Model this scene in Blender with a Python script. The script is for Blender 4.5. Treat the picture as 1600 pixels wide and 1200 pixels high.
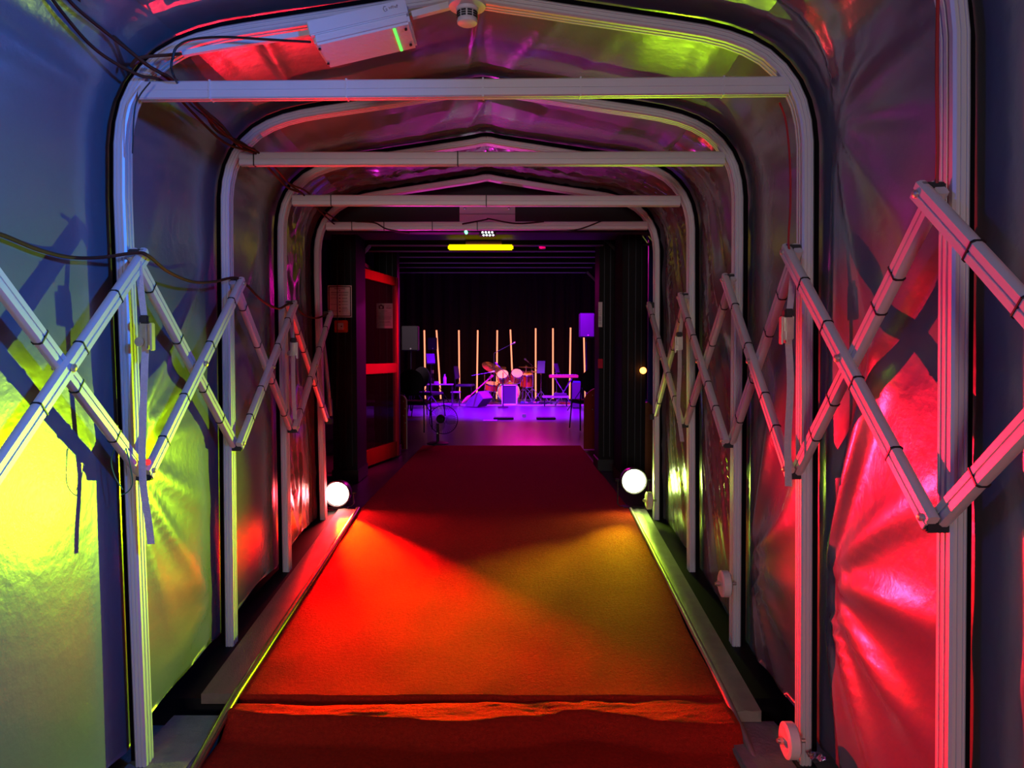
import bpy, bmesh, math, random
from mathutils import Vector, Matrix, noise
random.seed(7)
for o in list(bpy.data.objects): bpy.data.objects.remove(o)
S = bpy.context.scene
col = S.collection
R = math.radians

# ------------------------------------------------------------------ camera
CZ = 1.195; F = 1150.0; PITCH = math.atan(44/1150)
cd = bpy.data.cameras.new('camera'); cam = bpy.data.objects.new('camera', cd); col.objects.link(cam)
cd.sensor_width = 36; cd.lens = 36*F/1600; cd.clip_start = .05; cd.clip_end = 60
cam.location = (0, 0, CZ); cam.rotation_euler = (math.pi/2-PITCH, 0, 0)
S.camera = cam
def P(px, py, Y):
    f, u, x = F, -(py-600), px-800
    dy = f*math.cos(PITCH)+u*math.sin(PITCH); dz = -f*math.sin(PITCH)+u*math.cos(PITCH)
    t = Y/dy
    return Vector((x*t, Y, CZ+dz*t))
# ------------------------------------------------------------------ world, exposure
w = bpy.data.worlds.new('world'); S.world = w; w.use_nodes = True
w.node_tree.nodes['Background'].inputs[0].default_value = (.25, .22, .50, 1)
w.node_tree.nodes['Background'].inputs[1].default_value = .012
S.view_settings.view_transform = 'Standard'; S.view_settings.look = 'None'
S.view_settings.exposure = 0; S.view_settings.gamma = 1; S.view_settings.use_curve_mapping = False
# ------------------------------------------------------------------ lamps
def aim(o, tgt):
    d = Vector(tgt)-o.location; o.rotation_euler = d.to_track_quat('-Z', 'Y').to_euler()
def spot(name, loc, tgt, color, power, angle, blend=.5, r=.05):
    l = bpy.data.lights.new(name, 'SPOT'); l.color = color; l.energy = power; l.spot_size = R(angle); l.spot_blend = blend; l.shadow_soft_size = r
    o = bpy.data.objects.new(name, l); col.objects.link(o); o.location = loc; aim(o, tgt); return o
def area(name, loc, tgt, color, power, sx, sy):
    l = bpy.data.lights.new(name, 'AREA'); l.shape = 'RECTANGLE'; l.size = sx; l.size_y = sy; l.color = color; l.energy = power
    o = bpy.data.objects.new(name, l); col.objects.link(o); o.location = loc; aim(o, tgt); return o
RED_POS = P(529, 770, 5.75); YEL_POS = P(989, 750, 5.75)
RED = (1, .004, .022); YEL = (.54, 1, .0)
# floor floodlights: a hot beam and a wide spill each, plus an added orange spot near the red one
spot('red_flood_beam', RED_POS+Vector((0, -.06, 0)), (1.1, 1.95, .74), RED, 1250, 27, .55, .03)
spot('red_flood_spill', RED_POS+Vector((0, -.06, 0)), (-.2, 1.0, .5), RED, 60, 150, .6, .05)
spot('red_flood_upper', RED_POS+Vector((0, -.06, 0)), (-1.0, 2.5, 2.45), RED, 260, 40, .8, .04)
spot('red_flood_carpet', RED_POS+Vector((0, -.06, .02)), (-.50, 3.7, -.2), (1, .0, .0), 2700, 42, .8, .04)
spot('added_orange_pool', RED_POS+Vector((0, -.06, .03)), (-1.10, 5.15, -.05), (1, .62, .0), 170, 27, .7, .02)  # added orange spot, warms the carpet close to the red lamp
spot('lime_flood_beam', YEL_POS+Vector((0, -.06, 0)), (-1.55, 2.2, .48), YEL, 850, 44, 1, .03)
spot('lime_flood_spill', YEL_POS+Vector((0, -.06, 0)), (-.2, 1.0, .4), YEL, 22, 150, .6, .05)
spot('lime_flood_upper', YEL_POS+Vector((0, -.06, 0)), (.75, 2.5, 2.45), YEL, 170, 34, .8, .04)
spot('lime_flood_carpet', YEL_POS+Vector((0, -.06, .02)), (.38, 4.1, -.2), YEL, 260, 40, 1, .04)
# street light reaching in through the mouth of the tunnel, behind the camera
area('entrance_light', (-.6, -6.5, 1.35), (-.3, 3, 1.6), (1, .84, .88), 140, 1.4, 1.4)
# blue lanterns high under the roof beside the camera, turned to the opposite wall
spot('blue_lantern_left_wall', (.85, 1.1, 2.15), (-1.45, 1.7, 1.6), (.006, .20, 1), 300, 95, 1, .08)
spot('blue_lantern_right_wall', (-1.1, .9, 2.0), (1.1, 1.5, 1.1), (.04, .10, 1), 24, 110, 1, .08)
# stage lanterns in the hall, with unseen spots added among them
spot('stage_blue', (-1.6, 14.9, 3.9), (.3, 16.0, 0), (.12, .0, 1), 4200, 78, .7, .1)
spot('stage_violet', (1.3, 14.9, 3.9), (.2, 16.0, 0), (.32, .0, 1), 4200, 78, .7, .1)
spot('stage_magenta', (.3, 19.0, 3.4), (0, 13.0, 0), (1, .0, .45), 300, 85, .8, .7)
spot('added_roof_magenta', (-1.35, 7.3, .25), (-.1, 4.85, 2.45), (1, .02, .7), 420, 30, .8, .02)  # added unseen spot, throws magenta streaks on the far tunnel roof
spot('stage_back_magenta', (.8, 16.5, 3.4), (-.2, 6.5, .8), (.95, .02, .6), 300, 34, .8, .05)
spot('stage_amber', (-2.6, 17.6, 2.3), (-.1, 18.1, .6), (1, .36, .0), 900, 34, .8, .05)
spot('stage_amber_front', (-.6, 14.6, 3.4), (.0, 18.3, .80), (1, .36, .0), 1300, 15, .7, .05)
spot('added_speaker_fill', (-.4, 10.5, 3.4), (-2.3, 14.5, 1.35), (.9, .6, .75), 420, 24, .8, .1)  # added unseen fill that brightens the left loudspeaker
spot('added_door_red', (.6, 7.9, 2.7), (-1.9, 7.9, 1.0), (1, .0, .12), 340, 46, .7, .05)  # added unseen spot that reddens the door rail

# ------------------------------------------------------------------ materials
def mat(name, color, rough=.5, metal=0, spec=.5, noise_amt=.12, nscale=8, bump=0, bscale=40, emis=None, estr=0, stretch=(1,1,1), coat=0, alpha=None, trans=0):
    m = bpy.data.materials.new(name); m.use_nodes = True; nt = m.node_tree; b = nt.nodes['Principled BSDF']
    tc = nt.nodes.new('ShaderNodeTexCoord'); mp = nt.nodes.new('ShaderNodeMapping'); mp.inputs['Scale'].default_value = stretch
    nt.links.new(tc.outputs['Object'], mp.inputs[0])
    nz = nt.nodes.new('ShaderNodeTexNoise'); nz.inputs['Scale'].default_value = nscale; nz.inputs['Detail'].default_value = 5
    nt.links.new(mp.outputs[0], nz.inputs['Vector'])
    mx = nt.nodes.new('ShaderNodeMix'); mx.data_type = 'RGBA'
    c = color
    mx.inputs['A'].default_value = (c[0]*(1-noise_amt), c[1]*(1-noise_amt), c[2]*(1-noise_amt), 1)
    mx.inputs['B'].default_value = (min(1, c[0]*(1+noise_amt)), min(1, c[1]*(1+noise_amt)), min(1, c[2]*(1+noise_amt)), 1)
    nt.links.new(nz.outputs['Fac'], mx.inputs['Factor']); nt.links.new(mx.outputs['Result'], b.inputs['Base Color'])
    b.inputs['Roughness'].default_value = rough; b.inputs['Metallic'].default_value = metal
    b.inputs['Specular IOR Level'].default_value = spec; b.inputs['Coat Weight'].default_value = coat
    if trans: b.inputs['Transmission Weight'].default_value = trans
    if bump:
        n2 = nt.nodes.new('ShaderNodeTexNoise'); n2.inputs['Scale'].default_value = bscale; n2.inputs['Detail'].default_value = 4
        nt.links.new(mp.outputs[0], n2.inputs['Vector'])
        bp = nt.nodes.new('ShaderNodeBump'); bp.inputs['Strength'].default_value = bump; bp.inputs['Distance'].default_value = .01
        nt.links.new(n2.outputs['Fac'], bp.inputs['Height']); nt.links.new(bp.outputs[0], b.inputs['Normal'])
    if emis:
        b.inputs['Emission Color'].default_value = (*emis, 1); b.inputs['Emission Strength'].default_value = estr
    if alpha is not None: b.inputs['Alpha'].default_value = alpha
    return m
M = {}
M['alu'] = mat('brushed_aluminium', (.62, .60, .60), .46, .3, .5, .06, 6, .05, 90, stretch=(1, 1, .1))
M['arm'] = mat('powder_coated_tube', (.62, .58, .55), .36, .15, .5, .08, 9, .03, 60)
M['gap_black'] = mat('gap_shade_black', (.006, .005, .007), 1, 0, .05, noise_amt=.3)  # black for the strip that darkens the gap beside the hoops
M['black'] = mat('matt_black', (.012, .010, .011), .6, noise_amt=.3)
M['blackgloss'] = mat('satin_black', (.009, .007, .007), .6, 0, .15, noise_amt=.3, nscale=3)
M['blackmetal'] = mat('black_metal', (.03, .03, .035), .35, .6, noise_amt=.2)
M['steel'] = mat('zinc_steel', (.55, .5, .42), .35, .8, noise_amt=.25, nscale=30)
M['chrome'] = mat('chrome', (.75, .75, .78), .18, 1, noise_amt=.05)
M['strap'] = mat('grey_webbing', (.48, .42, .38), .85, noise_amt=.2, nscale=60, bump=.3, bscale=200)
M['cable'] = mat('brown_cable', (.07, .025, .012), .8, 0, .15, noise_amt=.3)
M['redcable'] = mat('red_cable', (.35, .01, .01), .4)
M['greenwire'] = mat('green_wire', (.02, .16, .07), .35)
M['tie'] = mat('black_cable_tie', (.01, .01, .01), .4)
M['white'] = mat('white_plastic', (.7, .68, .66), .45, noise_amt=.04)
M['whitepaint'] = mat('white_board', (.6, .58, .57), .5, noise_amt=.08)
M['clear'] = mat('ribbed_diffuser', (.78, .70, .66), .5, 0, .2, noise_amt=.08, nscale=4, bump=.3, bscale=50, stretch=(.1, 1, 6))
M['wheel'] = mat('white_nylon_wheel', (.72, .62, .55), .45, noise_amt=.12, nscale=30)
M['paper'] = mat('paper', (.9, .87, .84), .8, noise_amt=.03)
M['ink'] = mat('printed_ink', (.03, .02, .03), .8)
M['greyink'] = mat('grey_print', (.28, .25, .25), .8)
M['callred'] = mat('red_plastic', (.8, .08, .02), .6, 0, .15)
M['redwood'] = mat('red_stained_wood', (.30, .025, .01), .6, 0, .12, noise_amt=.3, nscale=5, stretch=(6, 6, .6))
M['redpaint'] = mat('red_gloss_paint', (.65, .02, .06), .6, 0, .15, noise_amt=.06)
M['speaker'] = mat('speaker_grille', (.05, .05, .05), .6, noise_amt=.1, nscale=200)
M['stagebox'] = mat('speaker_cloth', (.07, .06, .07), .7, noise_amt=.15, nscale=200)
M['drumred'] = mat('drum_shell_lacquer', (.45, .03, .02), .2, noise_amt=.15, coat=.6)
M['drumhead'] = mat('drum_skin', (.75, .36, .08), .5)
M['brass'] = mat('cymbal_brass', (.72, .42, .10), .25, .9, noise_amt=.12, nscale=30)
M['nosing'] = mat('brass_nosing', (.50, .42, .20), .22, .85, noise_amt=.25, nscale=20)
M['stagefloor_mat'] = mat('grey_stage_mat', (.2, .18, .22), .6, noise_amt=.2)
M['edge'] = mat('pale_edge_strip', (.7, .65, .6), .5)
M['wood'] = mat('instrument_wood', (.55, .33, .12), .35, noise_amt=.2)
M['chair'] = mat('chair_upholstery', (.012, .010, .014), .8)
M['table'] = mat('table_laminate', (.35, .28, .30), .35)
M['bottle'] = mat('clear_bottle', (.75, .75, .85), .1, noise_amt=.02, alpha=.75)
M['bluepaint'] = mat('blue_plastic', (.05, .06, .6), .4)
M['keys'] = mat('keyboard_red', (.55, .05, .08), .35)
M['tarp_dark'] = mat('dark_drape', (.02, .014, .014), .8, noise_amt=.3, nscale=3, stretch=(14, 14, .2))
M['purple_sheen'] = mat('purple_sheen_paint', (.25, .12, .28), .5)  # purple sheen of the beams put into the colour
M['orange_door'] = mat('varnished_orange_panel', (.55, .18, .05), .4, noise_amt=.15, stretch=(1, 1, 5))
M['glass'] = mat('door_glass', (.02, .02, .02), .05, noise_amt=0, alpha=.25, spec=.6)
def emat(name, c, s):
    return mat(name, (.04, .03, .03), .8, 0, .1, noise_amt=0, emis=c, estr=s)
M['e_red'] = emat('red_lamp_lens', (1, .62, .5), 14)
M['e_yel'] = emat('lime_lamp_lens', (.95, 1, .55), 14)
M['e_tube'] = emat('pink_led_tube', (1, .25, .13), 2.0)
M['e_white'] = emat('white_led', (.8, 1, 1), 12)
M['e_green'] = emat('green_led', (.1, 1, .3), 6)
M['e_amber'] = emat('amber_reflection_glow', (1, .72, .0), 1.6)  # emission stands in for a reflection, no lamp there
M['e_orange'] = emat('orange_lamp', (1, .28, .04), 9)
M['e_redled'] = emat('red_led', (1, .02, .02), 2)
M['e_greentube'] = emat('green_indicator', (.15, 1, .12), 1.2)

def membrane_mat():
    m = mat('silver_pvc_sheet', (.26, .27, .30), .25, .5, .6, .10, 3, .12, 22)
    nt = m.node_tree; b = nt.nodes['Principled BSDF']
    # small pock marks and creases in the sheet
    tc = nt.nodes.new('ShaderNodeTexCoord')
    v = nt.nodes.new('ShaderNodeTexNoise'); v.inputs['Scale'].default_value = 2.2; v.inputs['Detail'].default_value = 8; v.inputs['Roughness'].default_value = .62
    nt.links.new(tc.outputs['Object'], v.inputs['Vector'])
    bp = nt.nodes.new('ShaderNodeBump'); bp.inputs['Strength'].default_value = .22; bp.inputs['Distance'].default_value = .02
    nt.links.new(v.outputs['Fac'], bp.inputs['Height'])
    old = b.inputs['Normal'].links[0].from_socket
    nt.links.new(old, bp.inputs['Normal']); nt.links.new(bp.outputs[0], b.inputs['Normal'])
    return m
M['sheet'] = membrane_mat()
def carpet_mat():
    m = mat('red_carpet', (.62, .026, .010), .95, 0, .12, .32, 70, 1, 240)
    nt = m.node_tree; b = nt.nodes['Principled BSDF']; b.inputs['Sheen Weight'].default_value = .0
    tc = nt.nodes.new('ShaderNodeTexCoord')
    n3 = nt.nodes.new('ShaderNodeTexNoise'); n3.inputs['Scale'].default_value = 55; n3.inputs['Detail'].default_value = 6; n3.inputs['Roughness'].default_value = .7
    nt.links.new(tc.outputs['Object'], n3.inputs['Vector'])
    bp = nt.nodes.new('ShaderNodeBump'); bp.inputs['Strength'].default_value = .8; bp.inputs['Distance'].default_value = .022
    nt.links.new(n3.outputs['Fac'], bp.inputs['Height'])
    old = b.inputs['Normal'].links[0].from_socket
    nt.links.new(old, bp.inputs['Normal']); nt.links.new(bp.outputs[0], b.inputs['Normal'])
    return m
M['carpet'] = carpet_mat()
M['floor'] = mat('dark_hall_vinyl', (.13, .06, .14), .30, 0, .5, .25, 3, .15, 30, stretch=(.3, 4, 1))
M['ground'] = mat('concrete', (.22, .20, .17), .8, noise_amt=.35, nscale=12, bump=.5, bscale=60)
M['sillwood'] = mat('worn_timber_sill', (.20, .13, .08), .6, noise_amt=.35, nscale=6, bump=.3, bscale=80, stretch=(4, .7, 4))
M['sillmetal'] = mat('metal_floor_profile', (.32, .32, .24), .42, .5, noise_amt=.25, nscale=14, bump=.2, bscale=50)

# ------------------------------------------------------------------ mesh builder
def frame_of(d):
    d = d.normalized(); a = Vector((0, 0, 1)) if abs(d.z) < .9 else Vector((1, 0, 0))
    s = d.cross(a).normalized(); return s, s.cross(d).normalized()
class MB:
    def __init__(s): s.v = []; s.f = []
    def grid(s, rows, closed=False, loop=False):
        b = len(s.v); n = len(rows[0])
        for r in rows: s.v += [Vector(p) for p in r]
        m = len(rows)
        for i in range(m if loop else m-1):
            for j in range(n if closed else n-1):
                a = b+i*n+j; c = b+i*n+(j+1) % n; k = (i+1) % m
                s.f.append((a, c, b+k*n+(j+1) % n, b+k*n+j))
        return b
    def box(s, c, d, rot=None, bev=0):
        bm = bmesh.new(); bmesh.ops.create_cube(bm, size=1)
        for v in bm.verts: v.co = Vector((v.co.x*d[0], v.co.y*d[1], v.co.z*d[2]))
        if bev: bmesh.ops.bevel(bm, geom=bm.edges[:], offset=bev, segments=2, affect='EDGES')
        b = len(s.v); c = Vector(c)
        for v in bm.verts: s.v.append((rot @ v.co if rot else v.co.copy())+c)
        bm.verts.index_update()
        for f in bm.faces: s.f.append(tuple(b+v.index for v in f.verts))
        bm.free(); return s
    def sweep(s, pts, prof, refn=None, caps=True):
        # prof: list of (a,b); a along in-plane normal, b along reference vector
        pts = [Vector(p) for p in pts]; rows = []
        for i, p in enumerate(pts):
            d = (pts[min(i+1, len(pts)-1)]-pts[max(i-1, 0)])
            if refn is None: n1, n2 = frame_of(d)
            else:
                n2 = Vector(refn).normalized(); n1 = n2.cross(d).normalized(); n2 = d.cross(n1).normalized()
            rows.append([p+n1*a+n2*b for a, b in prof])
        b = s.grid(rows, closed=True); n = len(prof)
        if caps:
            s.f.append(tuple(b+j for j in range(n))[::-1]); s.f.append(tuple(b+(len(pts)-1)*n+j for j in range(n)))
        return s
    def tube(s, pts, r, n=8, caps=True):
        rr = r if callable(r) else None
        pts = [Vector(p) for p in pts]
        # parallel transport
        d = (pts[1]-pts[0]).normalized(); n1, n2 = frame_of(d); rows = []
        for i, p in enumerate(pts):
            dd = (pts[min(i+1, len(pts)-1)]-pts[max(i-1, 0)])
            if dd.length > 1e-9:
                n1 = (n1-dd.normalized()*n1.dot(dd.normalized())).normalized(); n2 = dd.normalized().cross(n1)
            q = rr(i/(len(pts)-1)) if rr else r
            rows.append([p+(n1*math.cos(2*math.pi*j/n)+n2*math.sin(2*math.pi*j/n))*q for j in range(n)])
        b = s.grid(rows, closed=True)
        if caps: s.f.append(tuple(b+j for j in range(n))[::-1]); s.f.append(tuple(b+(len(pts)-1)*n+j for j in range(n)))
        return s
    def lathe(s, c, axis, prof, n=24):
        axis = Vector(axis).normalized(); n1, n2 = frame_of(axis); c = Vector(c); rows = []
        for h, r in prof: rows.append([c+axis*h+(n1*math.cos(2*math.pi*j/n)+n2*math.sin(2*math.pi*j/n))*max(r, 1e-4) for j in range(n)])
        s.grid(rows, closed=True); return s
    def prism(s, poly, ext):  # poly 3D list, extrude by ext vector
        b = len(s.v); n = len(poly); ext = Vector(ext)
        s.v += [Vector(p) for p in poly]+[Vector(p)+ext for p in poly]
        s.f.append(tuple(range(b, b+n))[::-1]); s.f.append(tuple(range(b+n, b+2*n)))
        for j in range(n): s.f.append((b+j, b+(j+1) % n, b+n+(j+1) % n, b+n+j))
        return s
    def build(s, name, m, parent=None, smooth=False, label=None, auto=None):
        off = world_loc(parent) if parent else Vector()
        me = bpy.data.meshes.new(name); me.from_pydata([v-off for v in s.v], [], s.f)
        bm = bmesh.new(); bm.from_mesh(me); bmesh.ops.recalc_face_normals(bm, faces=bm.faces); bm.to_mesh(me); bm.free()
        me.materials.append(m)
        if smooth:
            for p in me.polygons: p.use_smooth = True
            try: me.set_sharp_from_angle(angle=R(auto or 40))
            except Exception: pass
        o = bpy.data.objects.new(name, me); col.objects.link(o)
        if parent: o.parent = parent
        if label: o['label'] = label
        return o
def world_loc(o):
    v = Vector()
    while o: v += o.location; o = o.parent
    return v
def thing(name, label, cat, loc, group=None):
    o = bpy.data.objects.new(name, None); col.objects.link(o); o.location = loc; o.empty_display_size = .05
    return tag(o, label, cat, group)
def tag(o, label, cat, group=None, kind=None):
    o['label'] = label; o['category'] = cat
    if group: o['group'] = group
    if kind: o['kind'] = kind
    return o
def struct(o): o['kind'] = 'structure'; return o
def smoothpts(pts, k=8):
    pts = [Vector(p) for p in pts]; out = []
    for i in range(len(pts)-1):
        p0 = pts[max(i-1, 0)]; p1 = pts[i]; p2 = pts[i+1]; p3 = pts[min(i+2, len(pts)-1)]
        for j in range(k):
            t = j/k
            out.append(.5*((2*p1)+(p2-p0)*t+(2*p0-5*p1+4*p2-p3)*t*t+(3*p1-p0-3*p2+p3)*t**3))
    out.append(pts[-1]); return out
V = Vector

# ------------------------------------------------------------------ tunnel arches
# (depth, centre px, width px, left foot, right foot, roof tilt)
FR = {-1: (.863, 545, 3331, (-1050, 2560), (2205, 2560), .0),
      0: (1.78, 685, 1613, (-70, 1530), (1482, 1524), .0),
      1: (2.70, 725, 1065, (226, 1196), (1255, 1190), -.004),
      2: (3.616, 753.5, 797, (362, 1011), (1148, 1032), 0),
      3: (4.53, 760, 638, (449, 899), (1080, 914), 0),
      4: (5.50, 761, 529, (506, 822), (1025, 823), 0)}
HALF = [(-533, -250), (-533, -290), (-533, -330), (-530, -362), (-523, -392), (-511, -419), (-493, -444), (-470, -465), (-442, -481), (-410, -493), (-374, -502), (-335, -508.5), (-250, -521), (-170, -533), (-110, -542.5), (-60, -550), (-30, -555), (-12, -559), (0, -560)]
def frame_line(i):
    Y, c, wd, lf, rf, tl = FR[i]; k = wd/1065
    pts = []
    top = [(u, v) for u, v in HALF]+[(-u, v) for u, v in HALF[::-1][1:]]
    def m(u, v): return (c+u*k, 556+v*k+tl*u*k)
    L = m(*top[0]); Rr = m(*top[-1])
    n = 14
    for j in range(n): t = j/n; pts.append((lf[0]+(L[0]-lf[0])*t, lf[1]+(L[1]-lf[1])*t))
    pts += [m(*q) for q in top]
    for j in range(1, n+1): t = j/n; pts.append((Rr[0]+(rf[0]-Rr[0])*t, Rr[1]+(rf[1]-Rr[1])*t))
    return [P(x, y, Y) for x, y in pts]
LINES = {i: frame_line(i) for i in FR}
NP = len(LINES[1])
def offset_line(ln, d):
    out = []
    for i, p in enumerate(ln):
        t = ln[min(i+1, len(ln)-1)]-ln[max(i-1, 0)]
        n = V((-t.z, 0, t.x)).normalized()      # left of travel = outward (travel is left foot -> apex -> right foot)
        out.append(p+n*d)
    return out
hw = .021; hd = .032; g = .0035
PROF = [(-hw, -hd+.006), (-hw+.006, -hd), (-.010, -hd), (-.009, -hd+g), (-.005, -hd+g), (-.004, -hd), (.004, -hd), (.005, -hd+g), (.009, -hd+g), (.010, -hd),
        (hw-.006, -hd), (hw, -hd+.006), (hw, -.012), (hw-.006, -.011), (hw-.006, -.003), (hw, -.002), (hw, .010), (hw-.006, .011), (hw-.006, .018), (hw, .019), (hw, hd-.004), (hw-.004, hd), (-hw+.004, hd), (-hw, hd-.004)]
names = {-1: 'aluminium tunnel arch closest to the entrance, beside the viewpoint',
         0: 'aluminium tunnel arch nearest the viewer, only its tall right leg in the photo',
         1: 'aluminium tunnel arch carrying the smoke alarm and the batten light',
         2: 'aluminium tunnel arch second behind the smoke alarm one, caster halfway up right leg',
         3: 'aluminium tunnel arch just before the last one, ratchet straps on both legs',
         4: 'aluminium tunnel arch last in the row, at the mouth of the dark hall'}
BARY = {-1: None, 0: None, 1: (145, 137), 2: (250, 249), 3: (314, 315), 4: (354, 353)}
ARCH = {}
wheels = {1: (1232, 1157, 2.62), 2: (1131, 912, 3.54), 4: (1013, 782, 5.42)}
for i in FR:
    Y = FR[i][0]; ln = LINES[i]
    a = thing('tunnel_arch', names[i], 'arch', (ln[0].x, Y, min(ln[0].z, ln[-1].z)), 'aluminium arches of the tunnel'); ARCH[i] = a
    mid = NP//2
    # roof ridge joint splits the hoop into two halves
    MB().sweep(ln[:mid+1], PROF, (0, 1, 0)).build('left_hoop', M['alu'], a, True, auto=30)
    MB().sweep(ln[mid:], PROF, (0, 1, 0)).build('right_hoop', M['alu'], a, True, auto=30)
    gk = MB(); o1 = offset_line(ln, .020); o2 = offset_line(ln, .056)
    gk.grid([[p+V((0, .012, 0)) for p in o1], [p+V((0, .012, 0)) for p in o2], [p+V((0, .032, 0)) for p in o2], [p+V((0, .032, 0)) for p in o1]], loop=True)
    gk.build('gap_strip', M['gap_black'], a)  # black strip put in for the shaded gap between hoop and sheeting
    if BARY[i]:
        k = FR[i][2]/1065
        yl, yr = BARY[i]
        # ends meet the hoop
        def hoop_x(z, side):
            rng = range(0, mid) if side < 0 else range(NP-1, mid, -1)
            best = None
            for q in rng:
                if (ln[q].z-z) > 0: return ln[q].x
            return ln[mid].x
        zl = P(FR[i][1]-500*k, yl, Y).z; zr = P(FR[i][1]+500*k, yr, Y).z
        x0 = hoop_x(zl, -1)+.018; x1 = hoop_x(zr, 1)-.018
        pts = [V((x0+(x1-x0)*t/6, Y-.012, zl+(zr-zl)*t/6)) for t in range(7)]
        bh = .032 if i < 4 else .030; bd = .018
        prof = [(-bh, -bd+.005), (-bh+.005, -bd), (-.006, -bd), (-.005, -bd+.002), (-.002, -bd+.002), (-.001, -bd), (bh-.005, -bd), (bh, -bd+.005), (bh, bd), (.4*bh, bd), (-bh, bd), (-bh, .005), (-bh+.004, .004), (-bh+.004, -.003), (-bh, -.004)]
        cb = MB().sweep(pts, [(-p, q) for p, q in prof], (0, 1, 0)).build('crossbar', M['alu'], a, True, auto=30)
        for t in ([.11, .32, .53, .68, .9] if i == 1 else [.03, .45] if i == 2 else [.1, .5] if i == 3 else [.08, .18, .33, .47]):
            c = pts[0].lerp(pts[-1], t); h = bh+.002; d = bd+.002
            MB().sweep([c+V((-.003, 0, 0)), c+V((.003, 0, 0))], [(-h, -d), (h, -d), (h, d), (-h, d)], (0, 1, 0)).build('cable_tie', M['alu'] if i == 1 else M['tie'], cb)
    # foot plates
    for q in (0, -1):
        MB().box(ln[q]+V((0, 0, -.006)), (.075, .085, .014), bev=.003).build('foot_plate', M['blackmetal'], a)
    if i in wheels:
        x, y, yy = wheels[i]; c = P(x, y, yy); rr = .064
        wh = MB().lathe(c-V((.018, 0, 0)), (1, 0, 0), [(0, 0), (0, .012), (.002, rr*.55), (0, rr*.72), (.0, rr*.8), (.006, rr), (.038, rr), (.046, rr*.85), (.046, 0)], 28).build('caster_wheel', M['wheel'], a, True)
        ax = MB(); ax.tube([c-V((.042, 0, 0)), c+V((.06, 0, 0))], .008, 8); ax.lathe(c-V((.034, 0, 0)), (1, 0, 0), [(0, 0), (0, .014), (.012, .014), (.012, 0)], 6)
        ax.build('axle_bolt', M['steel'], wh, True)

# ------------------------------------------------------------------ sheeting: walls and ceiling of the tunnel
OUT = .066
KEYS = sorted(FR); YS = [FR[k][0] for k in KEYS]
OL = {k: offset_line(LINES[k], OUT) for k in KEYS}
def vnoise(x, y, s): return noise.noise(V((x, y, s)))
FANS = [  # side, anchor (Y,z), amplitude, folds, phase, reach, span(Y0,Y1)
    ('R', (2.70, .35), .034, 15, .4, 1.7, (1.8, 2.7)),
    ('R', (2.60, 2.0), .018, 15, 1.2, 1.3, (1.8, 2.7)),
    ('R', (3.60, .2), .028, 15, .2, 1.0, (2.7, 3.6)),
    ('R', (2.78, .85), .012, 9, 1.7, .8, (2.7, 3.6)),
    ('L', (2.75, .82), .022, 15, .6, 1.5, (2.7, 3.6)),
    ('L', (3.60, .05), .010, 9, 2.2, .8, (2.7, 3.6)),
    ('L', (2.70, 1.0), .006, 7, .4, 1.8, (1.8, 2.7)),
    ('L', (3.7, 1.2), .010, 9, .1, 1.0, (3.6, 4.5)),
    ('R', (1.85, .2), .014, 9, .9, 1.5, (.9, 1.8)),
]
def disp(side, Y, s, z):
    # s: coordinate around profile; z height; pins to zero at the arches
    for a, b in zip(YS[:-1], YS[1:]):
        if a <= Y <= b: t = (Y-a)/(b-a); break
    else: a, b = -.5, YS[0]; t = .5; 
    pin = math.sin(math.pi*min(max(t, 0), 1))**.6 if 0 < t < 1 else 0
    d = .012*math.sin(math.pi*t)      # belly
    d += .010*vnoise(Y*1.6, s*1.1, 3.1)
    for sd, (ay, az), amp, n, ph, reach, (y0, y1) in FANS:
        if sd == side and y0 <= Y <= y1:
            r = math.hypot(Y-ay, z-az); th = math.atan2(z-az, Y-ay)
            q = max(0, 1-r/reach)**.5*min(1, r/.15)
            w1 = math.sin(n*th+ph+3.6*vnoise(th*1.3, r*.6, 7.7+ay))
            d += amp*q*(.5+.5*w1)**2.2*1.3*(.55+.6*vnoise(th*3.1, 1, 2))
    if side == 'R' and Y > 3.62:     # tight diagonal creases on the far right
        a_ = (Y*1.6-z*.72); w = min(1, (z+.3)/1.2) if z > -.3 else 0
        rid = 1-abs(vnoise(a_*5.5, (Y+z)*.9, 1.3))*1.7
        d += .030*w*max(0, rid)**2.5
    if side == 'C' and Y > 4.53:
        rid = 1-abs(vnoise(Y*5+s*6, Y*9-s*4, 5.3))*2.4
        d += .022*max(0, rid)**2
    if side == 'C' and Y > 1.8:
        rid = 1-abs(vnoise(s*4.5+Y*.8, Y*.5, 9.3))*2.2
        d += .010*max(0, rid)**3
    if side == 'L' and Y > 4.53:
        rid = 1-abs(vnoise(Y*7, z*3+Y*3, 5.9))*2.4
        d += .014*max(0, rid)**3
    return d*pin
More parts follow.
